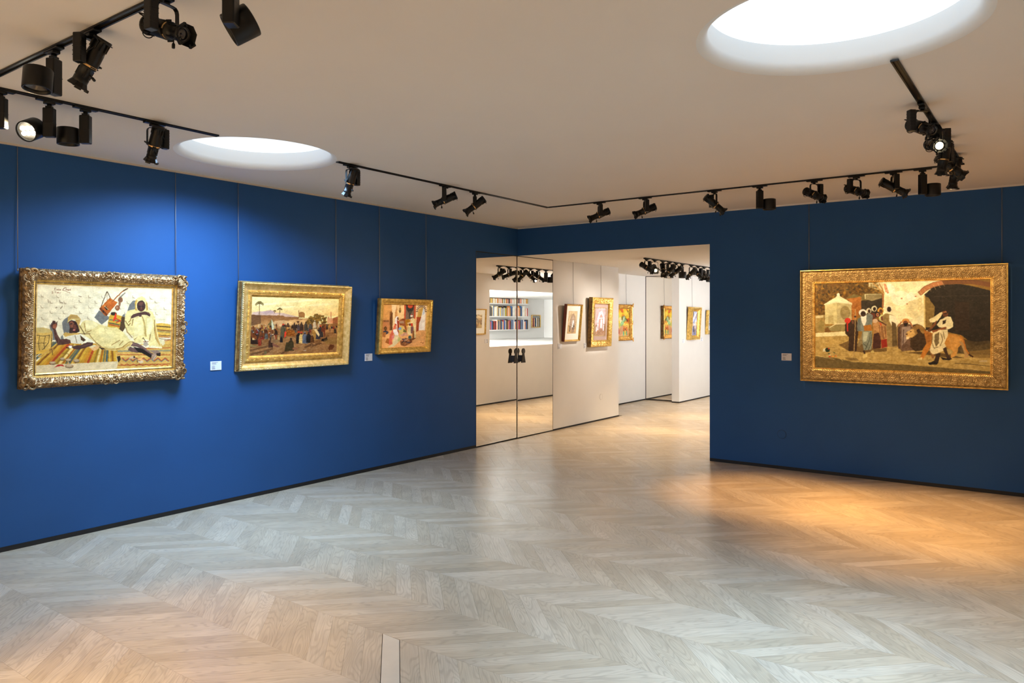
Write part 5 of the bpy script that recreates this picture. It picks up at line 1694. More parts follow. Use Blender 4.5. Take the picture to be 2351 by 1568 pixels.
class Relief:
    def __init__(s, L, b, res=0.003):
        s.L, s.b, s.res = L, b, res
        s.ns, s.nt = max(4, int(L / res)) + 1, max(3, int(b / res)) + 1
        s.a = np.zeros((s.nt, s.ns))

    def dot(s, x, t, r, hgt):
        i0, i1 = max(0, int((x - r) / s.res)), min(s.ns, int((x + r) / s.res) + 2)
        j0, j1 = max(0, int((t - r) / s.res)), min(s.nt, int((t + r) / s.res) + 2)
        if i1 <= i0 or j1 <= j0:
            return
        X = np.arange(i0, i1) * s.res - x
        T = np.arange(j0, j1) * s.res - t
        dd = 1 - (X[None] ** 2 + T[:, None] ** 2) / (r * r)
        v = hgt * np.sqrt(np.clip(dd, 0, 1))
        s.a[j0:j1, i0:i1] = np.maximum(s.a[j0:j1, i0:i1], v)

    def stroke(s, pts, r, hgt, r1=None):
        r1 = r if r1 is None else r1
        tot = sum(math.dist(pts[i], pts[i + 1]) for i in range(len(pts) - 1)) + 1e-9
        run = 0
        for i in range(len(pts) - 1):
            l = math.dist(pts[i], pts[i + 1])
            n = max(1, int(l / (s.res * 0.8)))
            for k in range(n + 1):
                f = k / n
                g = (run + l * f) / tot
                s.dot(pts[i][0] + (pts[i + 1][0] - pts[i][0]) * f, pts[i][1] + (pts[i + 1][1] - pts[i][1]) * f, r + (r1 - r) * g, hgt * (1 - 0.25 * g))
            run += l

    def scroll(s, x, t, R, a0, turn, r, hgt):
        pts = []
        for k in range(15):
            f = k / 14
            a = a0 + turn * f
            q = R * (1 - 0.72 * f)
            pts.append((x + q * math.cos(a), t + q * math.sin(a)))
        s.stroke(pts, r, hgt, r * 0.7)
        s.dot(*pts[-1], r * 1.25, hgt)


def relief_rail(root, w, h, side, b, base, rel, mat, name, t0=0.0, edge=None):
    L = w if side in ('bottom', 'top') else h
    ns, nt = rel.ns, rel.nt
    S = np.linspace(0, 1, ns)
    T = np.linspace(0, b, nt)
    co = np.zeros((nt, ns, 3))
    for j, t in enumerate(T):
        tt = t0 + t
        s = tt + (L - 2 * tt) * S
        e = edge(S * L, L) * (1 - t / b) ** 1.5 if edge is not None else 0 * S
        d = base(t) + rel.a[j]
        te = tt + e
        if side == 'bottom':
            co[j] = np.stack([-w / 2 + s, -d, te], -1)
        elif side == 'top':
            co[j] = np.stack([-w / 2 + s, -d, h - te], -1)
        elif side == 'left':
            co[j] = np.stack([-w / 2 + te, -d, s], -1)
        else:
            co[j] = np.stack([w / 2 - te, -d, s], -1)
    i = np.arange(nt * ns).reshape(nt, ns)
    f = np.stack([i[:-1, :-1], i[:-1, 1:], i[1:, 1:], i[1:, :-1]], -1).reshape(-1, 4)
    if side in ('top', 'left'):
        f = f[:, ::-1]
    me = grid_mesh(name, co.reshape(-1, 3), f, True)
    return link(name, me, mat, root)


def lerp_prof(prof):
    ts = [p[0] for p in prof]
    ds = [p[1] for p in prof]
    return lambda t: float(np.interp(t, ts, ds))


def spiral_pts(cx, cz, y, R, a0, turn, n=16, shrink=0.75):
    out = []
    for k in range(n):
        f = k / (n - 1)
        a = a0 + turn * f
        r = R * (1 - shrink * f)
        out.append((cx + r * math.cos(a), y - 0.006 * f, cz + r * math.sin(a)))
    return out


def rococo_relief(L, b, seed, res=0.003):
    rel = Relief(L, b, res)
    rr = random.Random(seed)
    half = L / 2
    x = 0.03
    items = []
    k = 0
    while x < half - 0.02:
        R = rr.uniform(0.014, 0.020)
        items.append((x, b * (0.32 if k % 2 else 0.64), R, rr.uniform(0, 6.28), rr.choice((-1, 1)) * rr.uniform(4.2, 6.5)))
        for q in range(3):
            items.append((x + rr.uniform(-.02, .02), rr.uniform(.08, .92) * b, None, rr.uniform(0, 6.28), rr.uniform(.012, .02)))
        x += rr.uniform(0.022, 0.030)
        k += 1
    for (x, t, R, a, c) in items:
        for m in (0, 1):
            xx = x if m == 0 else L - x
            aa = a if m == 0 else math.pi - a
            cc = c if m == 0 else -c
            if R:
                rel.scroll(xx, t, R, aa, cc, 0.0042, 0.011)
            else:
                l = c
                rel.stroke([(xx, t), (xx + l * .5 * math.cos(aa), t + l * .5 * math.sin(aa) + .003), (xx + l * math.cos(aa), t + l * math.sin(aa))], 0.005, 0.009, 0.0022)
    # edge shells
    n = int(L / 0.018)
    for k in range(n):
        rel.dot((k + .5) * L / n, b * 0.95, 0.006, 0.007)
    return rel


def picture_root(name, wall, s_mid, z0, off, tilt, X0=0.0):
    """wall: 'left' plane x=X0 facing +x, 'back' plane y=X0 facing -y, 'right' plane x=X0 facing -x"""
    if wall == 'left':
        return empty(name, (X0 + off, s_mid, z0), math.pi / 2, tilt)
    if wall == 'right':
        return empty(name, (X0 - off, s_mid, z0), -math.pi / 2, tilt)
    return empty(name, (s_mid, X0 - off, z0), 0, tilt)


def quad_of(root, w, h, d, m=0.0):
    bpy.context.view_layer.update()
    mw = root.matrix_world
    return [mw @ Vector(p) for p in ((-w / 2 + m, -d, m), (w / 2 - m, -d, m), (w / 2 - m, -d, h - m), (-w / 2 + m, -d, h - m))]


def backing(root, w, h, b, y=-0.006):
    MB().box(-w / 2 + b * .5, w / 2 - b * .5, y, 0.0, b * .5, h - b * .5).build('backing_board', M['darkwood'], root)


QUADS = {}
TINT = (1.0, 0.90, 0.70)

# ---- 1: rococo frame, two resting musicians
w, h = 1.212, 0.85
r = picture_root('framed_painting', 'left', -5.978 + w / 2, 1.109, 0.004, math.atan(0.032 / h))
rails(r, w, h, [(0.014, 0.0), (0.004, 0.004), (0.004, 0.030), (0.016, 0.034), (0.016, 0.052)], M['gold_side'], 'back_rail')
beads(r, w, h, 0.005, 0.031, 0.0045, 0.0115, M['gold_old'], 'bead_row')
B1W = 0.076
edge1 = lambda S, L: (-0.013 * np.exp(-((S - L / 2) / 0.055) ** 2) - 0.014 * np.exp(-((S - 0.05) / 0.05) ** 2) - 0.014 * np.exp(-((S - L + 0.05) / 0.05) ** 2) + 0.0035 * np.sin(S * 2 * math.pi / 0.043) + 0.007)
base1 = lerp_prof([(0, 0.050), (0.012, 0.066), (0.035, 0.074), (0.055, 0.066), (0.076, 0.052)])
for i, sd in enumerate(SIDES):
    L = w if sd in ('bottom', 'top') else h
    relief_rail(r, w, h, sd, B1W, base1, rococo_relief(L, B1W, 11 + i % 2 * 7), M['gold_old'], 'carved_rail', 0.004, edge1)
for cx, cz in ((-1, 0), (1, 0), (-1, 1), (1, 1)):
    m = MB()
    X, Z = cx * (w / 2 - 0.050), (0.050 if cz == 0 else h - 0.050)
    sx, sz = cx, (-1 if cz == 0 else 1)
    for k, (dx, dz, R, a0, tn) in enumerate(((-.026, .022, .028, .4, 4.6), (.022, -.026, .028, 1.2, -4.6), (.020, .020, .022, .8, 4.2), (-.060, .014, .020, 2.4, -4.4), (.014, -.060, .020, -.8, 4.4))):
        pts = [(X + sx * (p[0]), p[1], Z + sz * p[2]) for p in spiral_pts(dx, dz, -0.078, R, a0, tn)]
        m.tube(pts, [0.0085 - 0.0035 * q / 15 for q in range(16)], 6)
    for k in range(6):
        a = math.radians(-20 + k * 26)
        m.ball((X + sx * 0.020 * math.cos(a) - sx * .012, -0.080, Z + sz * 0.020 * math.sin(a) - sz * .012), 0.006, 0.006, 0.006, 6, 4)
        m.tube([(X - sx * .04, -0.076, Z - sz * .04), (X - sx * .02 + sx * .03 * math.cos(a), -0.086, Z - sz * .02 + sz * .03 * math.sin(a))], [0.002, 0.006], 5)
    m.build('corner_ornament', M['gold_old'], r)
for (X, Z, vert) in ((0, 0.036, 0), (0, h - 0.036, 0), (-w / 2 + 0.036, h / 2, 1), (w / 2 - 0.036, h / 2, 1)):
    m = MB()
    for sg in (-1, 1):
        for (dx, dz, R, a0, tn) in ((.036, .012, .022, 2.6, -4.5), (.042, -.014, .020, 3.6, 4.5), (.076, .000, .016, 3.0, 4.2)):
            pts = []
            for p in spiral_pts(dx, dz, -0.080, R, a0, tn):
                a, b = sg * p[0], p[2]
                pts.append((X + (b if vert else a), p[1], Z + (a if vert else b)))
            m.tube(pts, [0.0055 - 0.0025 * q / 15 for q in range(16)], 6)
    for k in range(7):
        a = 2 * math.pi * k / 6
        q = 0.0 if k == 6 else 0.013
        m.ball((X + q * math.cos(a), -0.084, Z + q * math.sin(a)), 0.0085, 0.008, 0.0085, 6, 4)
    m.build('centre_cartouche', M['gold_old'], r)
rails(r, w, h, [(0.078, 0.052), (0.080, 0.046), (0.094, 0.042), (0.095, 0.040)], M['gold'], 'inner_rail')
beads(r, w, h, 0.0985, 0.042, 0.0042, 0.0095, M['gold_old'], 'inner_bead_row')
rails(r, w, h, [(0.102, 0.040), (0.110, 0.033), (0.112, 0.029)], M['gold'], 'liner')
paint_musicians().build('canvas', w - 0.22, h - 0.22, r, -0.030, 0.110, (1.0, 0.98, 0.95), 0.78)
backing(r, w, h, 0.10)
tag(r, 'painting of two robed musicians resting by a white wall in an ornate carved frame', 'painting')
QUADS['p1'] = quad_of(r, w, h, 0.06, 0.0)

# ---- 2: desert market under a city wall
w, h = 1.251, 0.787
r = picture_root('framed_painting', 'left', -4.269 + w / 2, 1.145, 0.003, math.atan(0.055 / h))
rails(r, w, h, [(0.006, 0.0), (-0.006, 0.003), (-0.006, 0.014), (0.004, 0.018), (0.008, 0.026), (0.016, 0.034), (0.016, 0.052), (0.006, 0.060), (0.002, 0.066)], M['gold_side'], 'back_rail')
beads(r, w, h, -0.003, 0.016, 0.0042, 0.0105, M['gold_pale'], 'bead_row')
rails(r, w, h, [(0.001, 0.062), (0.004, 0.073), (0.014, 0.075), (0.022, 0.068)], M['gold_pale'], 'rope_bed')
beads(r, w, h, 0.011, 0.072, 0.0075, 0.0165, M['gold_pale'], 'rope_moulding', slant=(0.0125, 0.0055))
rails(r, w, h, [(0.022, 0.068), (0.030, 0.060), (0.044, 0.050), (0.060, 0.044), (0.072, 0.043), (0.073, 0.047)], M['gold_pale'], 'cove_rail', 1)


def band_relief(L, b, seed):
    rel = Relief(L, b, 0.003)
    n = int(L / 0.012)
    for k in range(n):
        x = (k + .5) * L / n
        if k % 7 == 0:
            for a in range(5):
                rel.dot(x + .006 * math.cos(a * 1.256), b / 2 + .006 * math.sin(a * 1.256), .0042, .005)
        else:
            rel.stroke([(x - .004, b * .3), (x + .004, b * .7)], .003, .0035)
            rel.dot(x, b * .15, .0025, .003)
            rel.dot(x, b * .85, .0025, .003)
    return rel


for i, sd in enumerate(SIDES):
    L = w if sd in ('bottom', 'top') else h
    relief_rail(r, w, h, sd, 0.028, lambda t: 0.046, band_relief(L, 0.028, i), M['gold'], 'carved_band', 0.073)
rails(r, w, h, [(0.101, 0.046), (0.102, 0.038), (0.108, 0.040), (0.112, 0.040), (0.113, 0.036), (0.128, 0.030), (0.130, 0.026)], M['gold'], 'liner')
beads(r, w, h, 0.1075, 0.040, 0.003, 0.008, M['gold_pale'], 'inner_bead_row')
paint_caravan().build('canvas', w - 0.256, h - 0.256, r, -0.027, 0.128, TINT, 0.90)
backing(r, w, h, 0.12)
tag(r, 'painting of a crowded desert market below a city wall in a wide gold frame', 'painting')
QUADS['p2'] = quad_of(r, w, h, 0.05, -0.004)

# ---- 3: carpet seller watercolour
w, h = 0.811, 0.595
r = picture_root('framed_painting', 'left', -2.598 + w / 2, 1.229, 0.003, math.atan(0.042 / h))
rails(r, w, h, [(0.010, 0.0), (0.0, 0.003), (0.0, 0.022), (0.006, 0.026), (0.006, 0.032)], M['gold_side'], 'back_rail')
rails(r, w, h, [(0.006, 0.030), (0.001, 0.034), (0.001, 0.058), (0.005, 0.066), (0.010, 0.068)], M['gold'], 'outer_rail')


def leaf_relief(L, b):
    rel = Relief(L, b, 0.0028)
    n = int(L / 0.020)
    for k in range(n):
        x = (k + .5) * L / n
        rel.stroke([(x - .008, b * .2), (x, b * .75), (x + .008, b * .2)], .0032, .004)
        rel.dot(x, b * .35, .004, .004)
    return rel


for sd in SIDES:
    L = w if sd in ('bottom', 'top') else h
    relief_rail(r, w, h, sd, 0.026, lambda t: 0.066 - t * 0.3, leaf_relief(L, 0.026), M['gold'], 'carved_rail', 0.010)
rails(r, w, h, [(0.036, 0.058), (0.038, 0.050), (0.044, 0.048), (0.056, 0.040), (0.060, 0.041), (0.064, 0.036), (0.066, 0.028)], M['gold'], 'liner')
paint_carpet_seller().build('canvas', w - 0.128, h - 0.128, r, -0.029, 0.064, TINT, 0.90)
backing(r, w, h, 0.06)
tag(r, 'small painting of a carpet seller with two seated women, nearest the mirrored door', 'painting')
QUADS['p3'] = quad_of(r, w, h, 0.05, -0.004)

# ---- 4: lion tamer, frame carved with lettering
w, h = 1.808, 1.143
r = picture_root('framed_painting', 'back', 3.683 + w / 2, 0.960, 0.003, 0.002)
rails(r, w, h, [(0.012, 0.0), (0.012, 0.066), (0.0, 0.068), (0.0, 0.084), (0.007, 0.086), (0.008, 0.082)], M['gold'], 'outer_fillet')
rails(r, w, h, [(0.008, 0.082), (0.009, 0.056), (0.018, 0.056), (0.020, 0.062)], M['gold_side'], 'groove')


def small_band(L, b, seed):
    rel = Relief(L, b, 0.0032)
    rr = random.Random(seed)
    n = int(L / 0.017)
    for k in range(n):
        x = (k + .5) * L / n
        rel.scroll(x, b * (.36 + .28 * (k % 2)), .0075, rr.uniform(0, 6), 4.5, .0026, .005)
        rel.dot(x, b * .06, .003, .004)
    return rel


def kufic(L, b, mir=False):
    """band of raised angular lettering, one phrase repeated"""
    rel = Relief(L, b, 0.0030)
    U = 0.172
    n = max(1, int((L - 2 * b) / U))
    U = (L - 2 * b) / n
    t0, t1 = b * .10, b * .92
    y = lambda f: t0 + (t1 - t0) * f
    for k in range(-1, n + 1):
        x = b + k * U
        X = lambda f: x + U * f
        R, Hh = .0030, .0062
        for q in ([(.03, .05), (.03, .95)], [(.08, .05), (.26, .95)], [(.10, .62), (.14, .95), (.27, .95)],
                  [(.30, .95), (.36, .70), (.30, .45), (.40, .40)], [(.42, .30), (.42, .80), (.34, .95)],
                  [(.48, .05), (.48, .86), (.54, .95), (.58, .86)], [(.58, .05), (.58, .90)], [(.64, .05), (.64, .90)],
                  [(.58, .92), (.74, .92), (.78, .60), (.72, .48), (.68, .62), (.72, .76)], [(.84, .05), (.84, .95)],
                  [(.90, .95), (.96, .72), (.90, .55), (.90, .30), (.97, .22)], [(.46, .05), (.52, .05)], [(.70, .12), (.78, .30), (.74, .05)],
                  [(.30, .20), (.38, .12), (.36, .28)], [(.15, .05), (.22, .28), (.28, .05)]):
            rel.stroke([(X(a), y(c)) for a, c in q], R, Hh)
    for k in range(int(L / 0.02)):
        rel.dot((k + .5) * 0.02, b * .02, .003, .004)
    for e in (0, L):
        for q in range(4):
            rel.scroll(e + (1 if e == 0 else -1) * b * (.3 + .2 * (q % 2)), b * (.3 + .3 * (q // 2)), .013, q, 5, .003, .006)
    return rel


for i, sd in enumerate(SIDES):
    L = w if sd in ('bottom', 'top') else h
    relief_rail(r, w, h, sd, 0.027, lambda t: 0.064, small_band(L, 0.027, i), M['gold_brown'], 'carved_band', 0.020)
    relief_rail(r, w, h, sd, 0.068, lambda t: 0.060 - 0.12 * t, kufic(L, 0.068), M['gold_brown'], 'lettered_band', 0.047)
rails(r, w, h, [(0.115, 0.054), (0.128, 0.048), (0.130, 0.054), (0.136, 0.054), (0.140, 0.042)], M['gold_warm'], 'inner_fillet')
beads(r, w, h, 0.1215, 0.0535, 0.005, 0.0165, M['gold_pale'], 'rope_moulding', slant=(0.0095, 0.0038))
paint_lion().build('canvas', w - 0.276, h - 0.276, r, -0.043, 0.138, TINT, 0.90)
backing(r, w, h, 0.13)
tag(r, 'large painting of a crowd and a man leading a lion on the right blue wall', 'painting')
QUADS['p4'] = quad_of(r, w, h, 0.06, 0.0)


# ---- passage pictures
def simple_frame(wall, s_mid, z0, w, h, b, depth, fmat, smat, label, pic=None, matb=0.0, X0=0.0, tilt=0.05, ornate=False, mmat='mat', fillet=False, back=None, balls=False, cat='picture'):
    r = picture_root('framed_picture', wall, s_mid, z0, 0.004, tilt, X0)
    rails(r, w, h, [(0.006, 0.0), (0.0, 0.002), (0.0, depth * .82), (0.003, depth * .95)], M[smat], 'side_rail')
    if ornate:
        rails(r, w, h, [(0.003, depth * .95), (b * .12, depth), (b * .2, depth * .92)], M[fmat], 'outer_rail')
        for sd in SIDES:
            L = w if sd in ('bottom', 'top') else h
            relief_rail(r, w, h, sd, b * .62, lambda t: depth * .92 - t * .25, rococo_relief(L, b * .62, 5, 0.004), M[fmat], 'carved_rail', b * .2)
        rails(r, w, h, [(b * .82, depth * .75), (b * .84, depth * .82), (b * .92, depth * .8), (b, depth * .5), (b, depth * .3)], M['gold'], 'liner')
    else:
        rails(r, w, h, [(0.003, depth * .95), (b * .2, depth), (b * .45, depth * .96), (b * .5, depth * .8), (b * .8, depth * .62), (b * .85, depth * .66), (b, depth * .55), (b, depth * .3)], M[fmat], 'frame_rail')
    if back:
        beads(r, w, h, b * .12, depth * .98, 0.006, 0.014, M['gold_pale'], 'bead_row')
    if balls:
        for cx in (-1, 1):
            for zz in (0.02, h - 0.02):
                m = MB()
                for dx, dz, q in ((0, 0, .022), (.02, -.03, .014), (-.03, .01, .013), (.016, .024, .012)):
                    m.ball((cx * (w / 2 + dx - .01), -depth - .004, zz + dz * (1 if zz < h / 2 else -1)), q, q * .8, q, 8, 5)
                m.build('corner_ornament', M[fmat], r)
        for cx in (-1, 1):
            m = MB()
            for k in range(4):
                m.ball((cx * (w / 2 - .004), -depth, h / 2 + (k - 1.5) * .022), .011, .009, .011, 7, 4)
            m.build('centre_cartouche', M[fmat], r)
    y = -depth * .4
    iw, ih = w - 2 * b, h - 2 * b
    if matb:
        m = MB()
        for bx in ((-iw / 2, iw / 2, b, b + matb * 1.15), (-iw / 2, iw / 2, h - b - matb, h - b), (-iw / 2, -iw / 2 + matb, b + matb * 1.15, h - b - matb), (iw / 2 - matb, iw / 2, b + matb * 1.15, h - b - matb)):
            m.box(bx[0], bx[1], y, y + 0.004, bx[2], bx[3])
        m.build('mount_board', M[mmat], r)
        if fillet:
            f = MB()
            e = 0.008
            x1, z1, z2 = iw / 2 - matb, b + matb * 1.15, h - b - matb
            f.box(-x1 - e, x1 + e, y - .004, y, z1 - e, z1).box(-x1 - e, x1 + e, y - .004, y, z2, z2 + e).box(-x1 - e, -x1, y - .004, y, z1, z2).box(x1, x1 + e, y - .004, y, z1, z2)
            f.build('mount_fillet', M['gold_pale'], r)
    if pic:
        pic.build('canvas', iw - 2 * matb + .002, ih - matb * 2.15 + .002, r, y + 0.003, b + matb * 1.15 - .001, TINT, 0.95)
    MB().box(-w / 2 + b * .4, w / 2 - b * .4, -0.006, -0.001, b * .4, h - b * .4).build('backing_board', M['darkwood'], r)
    tag(r, label, cat)
    return r, quad_of(r, w, h, depth, -0.02)


cq1 = [(222, 190, 140), (206, 168, 112), (170, 140, 110), (196, 170, 140), (250, 244, 232), (120, 100, 80), (214, 150, 100), (96, 110, 120)]
_, QUADS['q1'] = simple_frame('left', 1.091 + .451 / 2, 1.274, .451, .55, .024, .05, 'gold', 'redwood', 'white-mounted sketch of an arched street in a thin gold frame on the passage wall', small_pic(60, 90, 21, cq1, True, 7), .078, tilt=.094)
cq2 = [(206, 172, 160), (170, 130, 96), (246, 240, 232), (186, 140, 120), (240, 226, 210), (150, 110, 96), (214, 120, 90), (226, 206, 196)]
_, QUADS['q2'] = simple_frame('left', 1.818 + .663 / 2, 1.17, .663, .769, .105, .07, 'gold', 'gold_side', 'mauve-mounted picture of a white-robed figure in a broad ornate gold frame', small_pic(70, 100, 22, cq2, True, 4), .060, tilt=.05, ornate=True, mmat='pinkmat', fillet=True)
cq3 = [(236, 196, 60), (214, 160, 110), (230, 120, 50), (240, 226, 200), (120, 180, 120), (60, 50, 40), (206, 60, 40), (246, 210, 90)]
_, QUADS['q3'] = simple_frame('left', 4.36, 1.195, .78, .68, .085, .07, 'gold_warm', 'gold_side', 'bright yellow picture in a carved orange-gold frame, half hidden in the white recess', small_pic(80, 80, 23, cq3, False, 16), X0=-0.78, tilt=.0, ornate=True, balls=True)
cq4 = [(214, 206, 206), (150, 140, 150), (120, 132, 160), (206, 150, 90), (90, 100, 130), (226, 190, 140), (60, 60, 70), (230, 214, 200)]
_, QUADS['q4'] = simple_frame('left', 5.61 + .46 / 2, 1.199, .46, .64, .085, .10, 'gold', 'gold', 'tall picture in a deep stepped gold frame on the far passage wall', small_pic(50, 80, 24, cq4, False, 6), tilt=.06, back=True)
cq5 = [(226, 220, 220), (200, 196, 200), (150, 160, 180), (226, 210, 180), (120, 120, 130), (240, 236, 230), (90, 90, 100), (214, 190, 150)]
_, QUADS['q5'] = simple_frame('left', 6.56 + .62 / 2, 1.293, .62, .49, .08, .06, 'gold_pale', 'gold', 'pale picture in a sloping gold frame cut off by the jamb of the opening', small_pic(60, 50, 25, cq5, False, 5), .03, tilt=.06)
cq6 = [(226, 200, 150), (206, 176, 120), (150, 120, 90), (226, 190, 140), (96, 90, 84), (236, 214, 160), (120, 96, 70), (190, 150, 100)]
_, QUADS['m1'] = simple_frame('right', 2.19 + .67 / 2, 1.315, .67, .475, .022, .04, 'gold', 'gold_warm', 'white-mounted landscape in a thin gold frame seen in the mirrored door', small_pic(70, 50, 26, cq6, False, 8), .085, X0=XP, tilt=.05)


# ------------------------------------------------------------------ hanging cables
def cable(p0, p1, label):
    r = empty('hanging_cable', p1)
    p0, p1 = Vector(p0), Vector(p1)
    MB().tube([p0 - p1, (p0 - p1) * .5, (0, 0, 0)], 0.0026, 6).build('wire', M['steel'], r)
    m = MB().lathe([(-0.012, 0.0045), (0.006, 0.0045)], 8, 'z')
    m.build('hook', M['steel'], r)
    tag(r, label, 'cable', 'picture hanging cables')


for y, zt, lab in ((-5.972, 1.945, 'hanging cable at the left end of the musicians painting'), (-4.816, 1.945, 'hanging cable at the right end of the musicians painting'),
                   (-4.235, 1.915, 'hanging cable at the left end of the desert market painting'), (-3.129, 1.915, 'hanging cable at the right end of the desert market painting'),
                   (-2.534, 1.808, 'hanging cable at the left end of the carpet seller painting'), (-1.806, 1.808, 'hanging cable at the right end of the carpet seller painting')):
    cable((0.008, y, H - 0.013), (0.014, y, zt), lab)
for x, lab in ((3.75, 'hanging cable at the left end of the lion painting'), (5.438, 'hanging cable at the right end of the lion painting')):
    cable((x, -0.006, H - 0.015), (x, -0.006, 2.100), lab)
for y, xx, zt, lab in ((1.409, 0, 1.80, 'hanging cable above the white-mounted sketch in the passage'), (2.249, 0, 1.925, 'hanging cable above the mauve-mounted picture in the passage'),
                       (4.60, -0.78, 1.87, 'hanging cable above the yellow picture in the recess'), (5.88, 0, 1.82, 'hanging cable above the tall picture on the far passage wall'), (6.85, 0, 1.77, 'hanging cable above the pale picture by the jamb')):
    cable((xx + 0.006, y, H2), (xx + 0.014, y, zt), lab)


# ------------------------------------------------------------------ caption cards
def caption(loc, rz, label, w=0.104, h=0.076):
    r = empty('caption_card', loc, rz)
    MB().cbox(-w / 2, w / 2, -0.006, 0, 0, h, 0.0008).build('card', M['card'], r)
    m = MB()
    for (x0, x1, z) in ((.12, .66, .84), (.12, .5, .75), (.12, .52, .64), (.12, .36, .44), (.12, .42, .34), (.12, .36, .25), (.12, .42, .12)):
        t = h * (.045 if z > .2 else .07)
        m.box(-w / 2 + x0 * w, -w / 2 + x1 * w, -0.0064, -0.0059, z * h, z * h + t)
    m.build('print', M['ink'], r)
    tag(r, label, 'label', 'white caption cards')


Q = math.pi / 2
caption((0, -4.448, 1.161), Q, 'white caption card between the musicians and the desert market paintings')
caption((0, -2.683, 1.161), Q, 'white caption card between the desert market and carpet seller paintings')
caption((3.52, 0, 1.16), 0, 'white caption card on the right blue wall beside the lion painting')
caption((0, 1.051, 1.166), Q, 'white caption card beside the white-mounted sketch on the passage wall')
caption((0, 1.780, 1.155), Q, 'white caption card between the two pictures on the near passage wall')
caption((0, 5.472, 1.141), Q, 'white caption card left of the deep-framed tall picture')
caption((0, 6.397, 1.153), Q, 'white caption card right of the deep-framed tall picture')
caption((XP, 2.925, 1.15), -Q, 'white caption card below the picture in the mirrored door')

# ------------------------------------------------------------------ book shelves in the niche (seen in the mirrored door)
SY0, SY1, SX = 6.45, 8.43, 5.68
for i, (z, lab) in enumerate(((2.012, 'top white book shelf in the niche'), (1.676, 'middle white book shelf in the niche'), (1.326, 'lowest white book shelf in the niche'))):
    o = MB().cbox(SX, NX - 0.001, SY0, SY1, z - 0.028, z, 0.002).build('wall_shelf', M['shelfw'])
    tag(o, lab, 'shelf', 'white wall shelves')
BC = [('cream', (222, 208, 172)), ('white', (236, 232, 222)), ('black', (40, 36, 34)), ('red', (196, 56, 44)), ('orange', (222, 128, 52)), ('tan', (196, 160, 108)), ('grey', (120, 118, 112)), ('blue', (70, 112, 170)), ('yellow', (226, 190, 70)), ('green', (110, 130, 96)), ('pale pink', (226, 170, 160)), ('dark brown', (74, 50, 36))]
WT = {0: [5, 5, 2, 1, 2, 4, 1, 0, 1, 1, 3, 1], 1: [6, 8, 4, 1, 1, 2, 1, 1, 2, 1, 1, 1], 2: [3, 3, 5, 3, 2, 2, 3, 4, 1, 1, 0, 3]}
BM = {n: plain('book_' + n.replace(' ', '_'), srgb(c), 0.6, noise=0.12, nscale=18) for n, c in BC}
page = plain('book_pages', (0.7, 0.66, 0.56), 0.8)
rr = random.Random(31)
rowname = ('top', 'middle', 'lowest')
for row, z in enumerate((2.012, 1.676, 1.326)):
    y = SY0 + 0.01
    shelf = []
    while y < SY1 - 0.05:
        t = rr.uniform(0.024, 0.046)
        n, c = rr.choices(BC, WT[row])[0]
        hgt = rr.uniform(0.112, 0.130) if row == 0 else rr.uniform(0.205, 0.272)
        dep = rr.uniform(0.13, 0.17)
        m = MB().cbox(SX + 0.012, SX + 0.012 + dep, y, y + t - 0.001, z, z + hgt, 0.002)
        m.box(SX + 0.0115, SX + 0.012, y + t * .2, y + t * .8, z + hgt * .62, z + hgt * .8)
        shelf.append((m.build('book', BM[n]), n))
        y += t
    for k, (o, n) in enumerate(reversed(shelf)):
        q = k + 1
        od = '%d%s' % (q, 'th' if 10 < q % 100 < 14 else {1: 'st', 2: 'nd', 3: 'rd'}.get(q % 10, 'th'))
        where = 'last book at the right end' if k == 0 else '%s from the right end' % od
        tag(o, '%s book, %s of the %s niche shelf' % (n, where, rowname[row]), 'book', 'books on the niche shelves')
r, _q = simple_frame('right', (8.872 + 9.311) / 2 - .02, 1.364, .42, .35, .02, .03, 'gold', 'gold_warm', 'little gold-framed picture showing a row of books on the niche wall beside the shelves', None, X0=NX, tilt=0.0)
m = None
cv = Pic(60, 50, [(0, 0), (100, 0), (100, 100), (0, 100)], 40, (150, 150, 148))
for k in range(11):
    x = 2 + k * 9
    cv.P([x, 18 + (k * 7) % 14, x + 8, 18 + (k * 7) % 14, x + 8, 100, x, 100], [(40, 36, 34), (226, 220, 200), (60, 56, 52), (206, 180, 130), (236, 232, 224), (70, 110, 150), (44, 40, 38), (214, 200, 170), (190, 60, 50), (50, 46, 42), (200, 80, 60)][k], 10)
cv.build('canvas', .38, .31, r, -0.010, 0.02, (1, 1, 1), 1.0)

# ------------------------------------------------------------------ lamp light
def lit_from(key, qkey, power, col=WARM, soft=0.010, name='profile_light'):
    root, lens, d = LAMPS[key]
    q = QUADS[qkey]
    o = framing(lens, q, power, col, soft, name)
    keep_world(o, root)


def cone_from(key, power, size, col=WARM2, target=None, blend=0.7, radius=0.012):
    root, lens, d = LAMPS[key]
    o = spot(lens, target if target is not None else lens + d, power, size, col, blend, radius, 'lamp_light')
    keep_world(o, root)


lit_from('L8', 'p1', FRAME_P * 0.62)
lit_from('L7', 'p1', FRAME_P * 0.22)
lit_from('L9', 'p2', FRAME_P * 0.75)
lit_from('L10', 'p3', FRAME_P * 0.95)
lit_from('B3', 'p4', FRAME_P * 1.35)
lit_from('D5', 'p4', FRAME_P * 0.75)
cone_from('B4', DOWN_P, 52, POOL, blend=0.9)
cone_from('B8', DOWN_P * 1.1, 60, POOL, blend=0.9)
cone_from('L3', DOWN_P * 0.5, 50, POOL, target=(2.45, -6.1, 0), blend=0.9)
cone_from('D3', DOWN_P * 0.6, 50, POOL, blend=0.9)
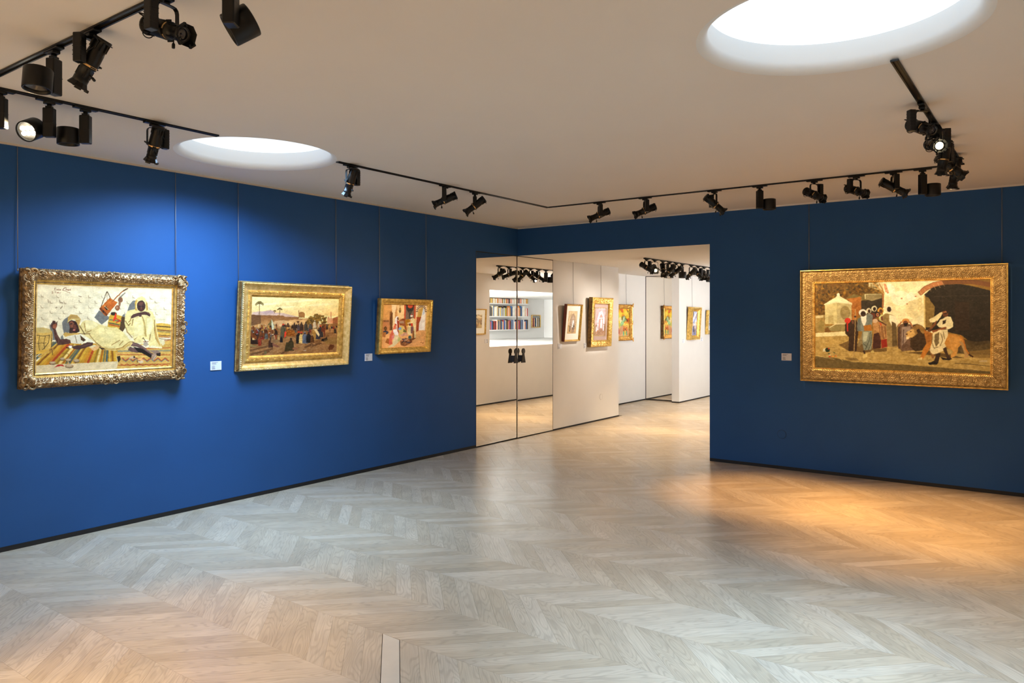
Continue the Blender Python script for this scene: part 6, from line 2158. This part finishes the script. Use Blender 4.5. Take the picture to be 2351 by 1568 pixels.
# lamps turned towards the unseen front and right walls
for k, q, sz in (('L5', 1.1, 100), ('L4', 1.1, 100), ('D2', 0.45, 52), ('D1', 0.15, 52), ('B5', 0.4, 56), ('B6', 0.4, 56)):
    cone_from(k, BACK_P * q, sz, WARM, LAMPS[k][1] + LAMPS[k][2] + Vector((0, 0, -0.12 if sz == 100 else -0.35)), 0.9, 0.006)
for k in ('B1', 'B2'):
    cone_from(k, 14.0, 60, WARM, blend=1.0)
# passage
PP = 43.0
cone_from('PD', PP * 5.0, 76, WARM)
cone_from('P0', PP * 0.50, 90, WARM2, (2.68, 1.6, 1.2))
cone_from('P2', PP * 4.6, 75, WARM, (1.4, 0.9, 0.0))
cone_from('P3', PP * 0.80, 90, WARM2, (0, 1.4, 1.3))
cone_from('P4', PP * 0.75, 90, WARM2, (0, 2.3, 1.3))
cone_from('P5', PP * 0.20, 90, WARM2, (-0.4, 3.9, 1.2))
cone_from('P6', PP * 0.50, 100, WARM2, (2.68, 3.4, 1.1))
cone_from('P8', PP * 3.6, 75, WARM, (1.1, 4.4, 0.0))
for i, (yy, d, tg) in enumerate(((4.5, (.75, .2, -.6), (2.68, 4.9, 1.1)), (5.1, (-.8, .3, -.55), (0, 5.9, 1.4)), (5.8, (-.75, .4, -.55), (0, 6.8, 1.3)), (6.6, (.7, .3, -.6), (1.2, 6.4, 0)))):  # unseen spotlights added to light the far part of the passage
    profile_lamp('F%d' % i, 1.24, yy, H2, A90, d, 'profile spotlight deep in the passage, number %d from the jamb' % (i + 1) if False else ['profile spotlight deep in the passage aiming at the niche opening', 'profile spotlight deep in the passage aiming at the tall picture', 'profile spotlight deep in the passage aiming at the pale picture', 'farthest profile spotlight on the passage track'][i], group='spotlights on the passage track')
    cone_from('F%d' % i, PP * (0.5, 0.15, 0.2, 1.8)[i], 95, WARM2, tg)

lit_from('P3', 'q1', 60.0, WARM2)
lit_from('P4', 'q2', 40.0, WARM2)
lit_from('P5', 'q3', 22.0, WARM2)
lit_from('F1', 'q4', 22.0, WARM2)
lit_from('F2', 'q5', 22.0, WARM2)
lit_from('P0', 'm1', 22.0, WARM2)
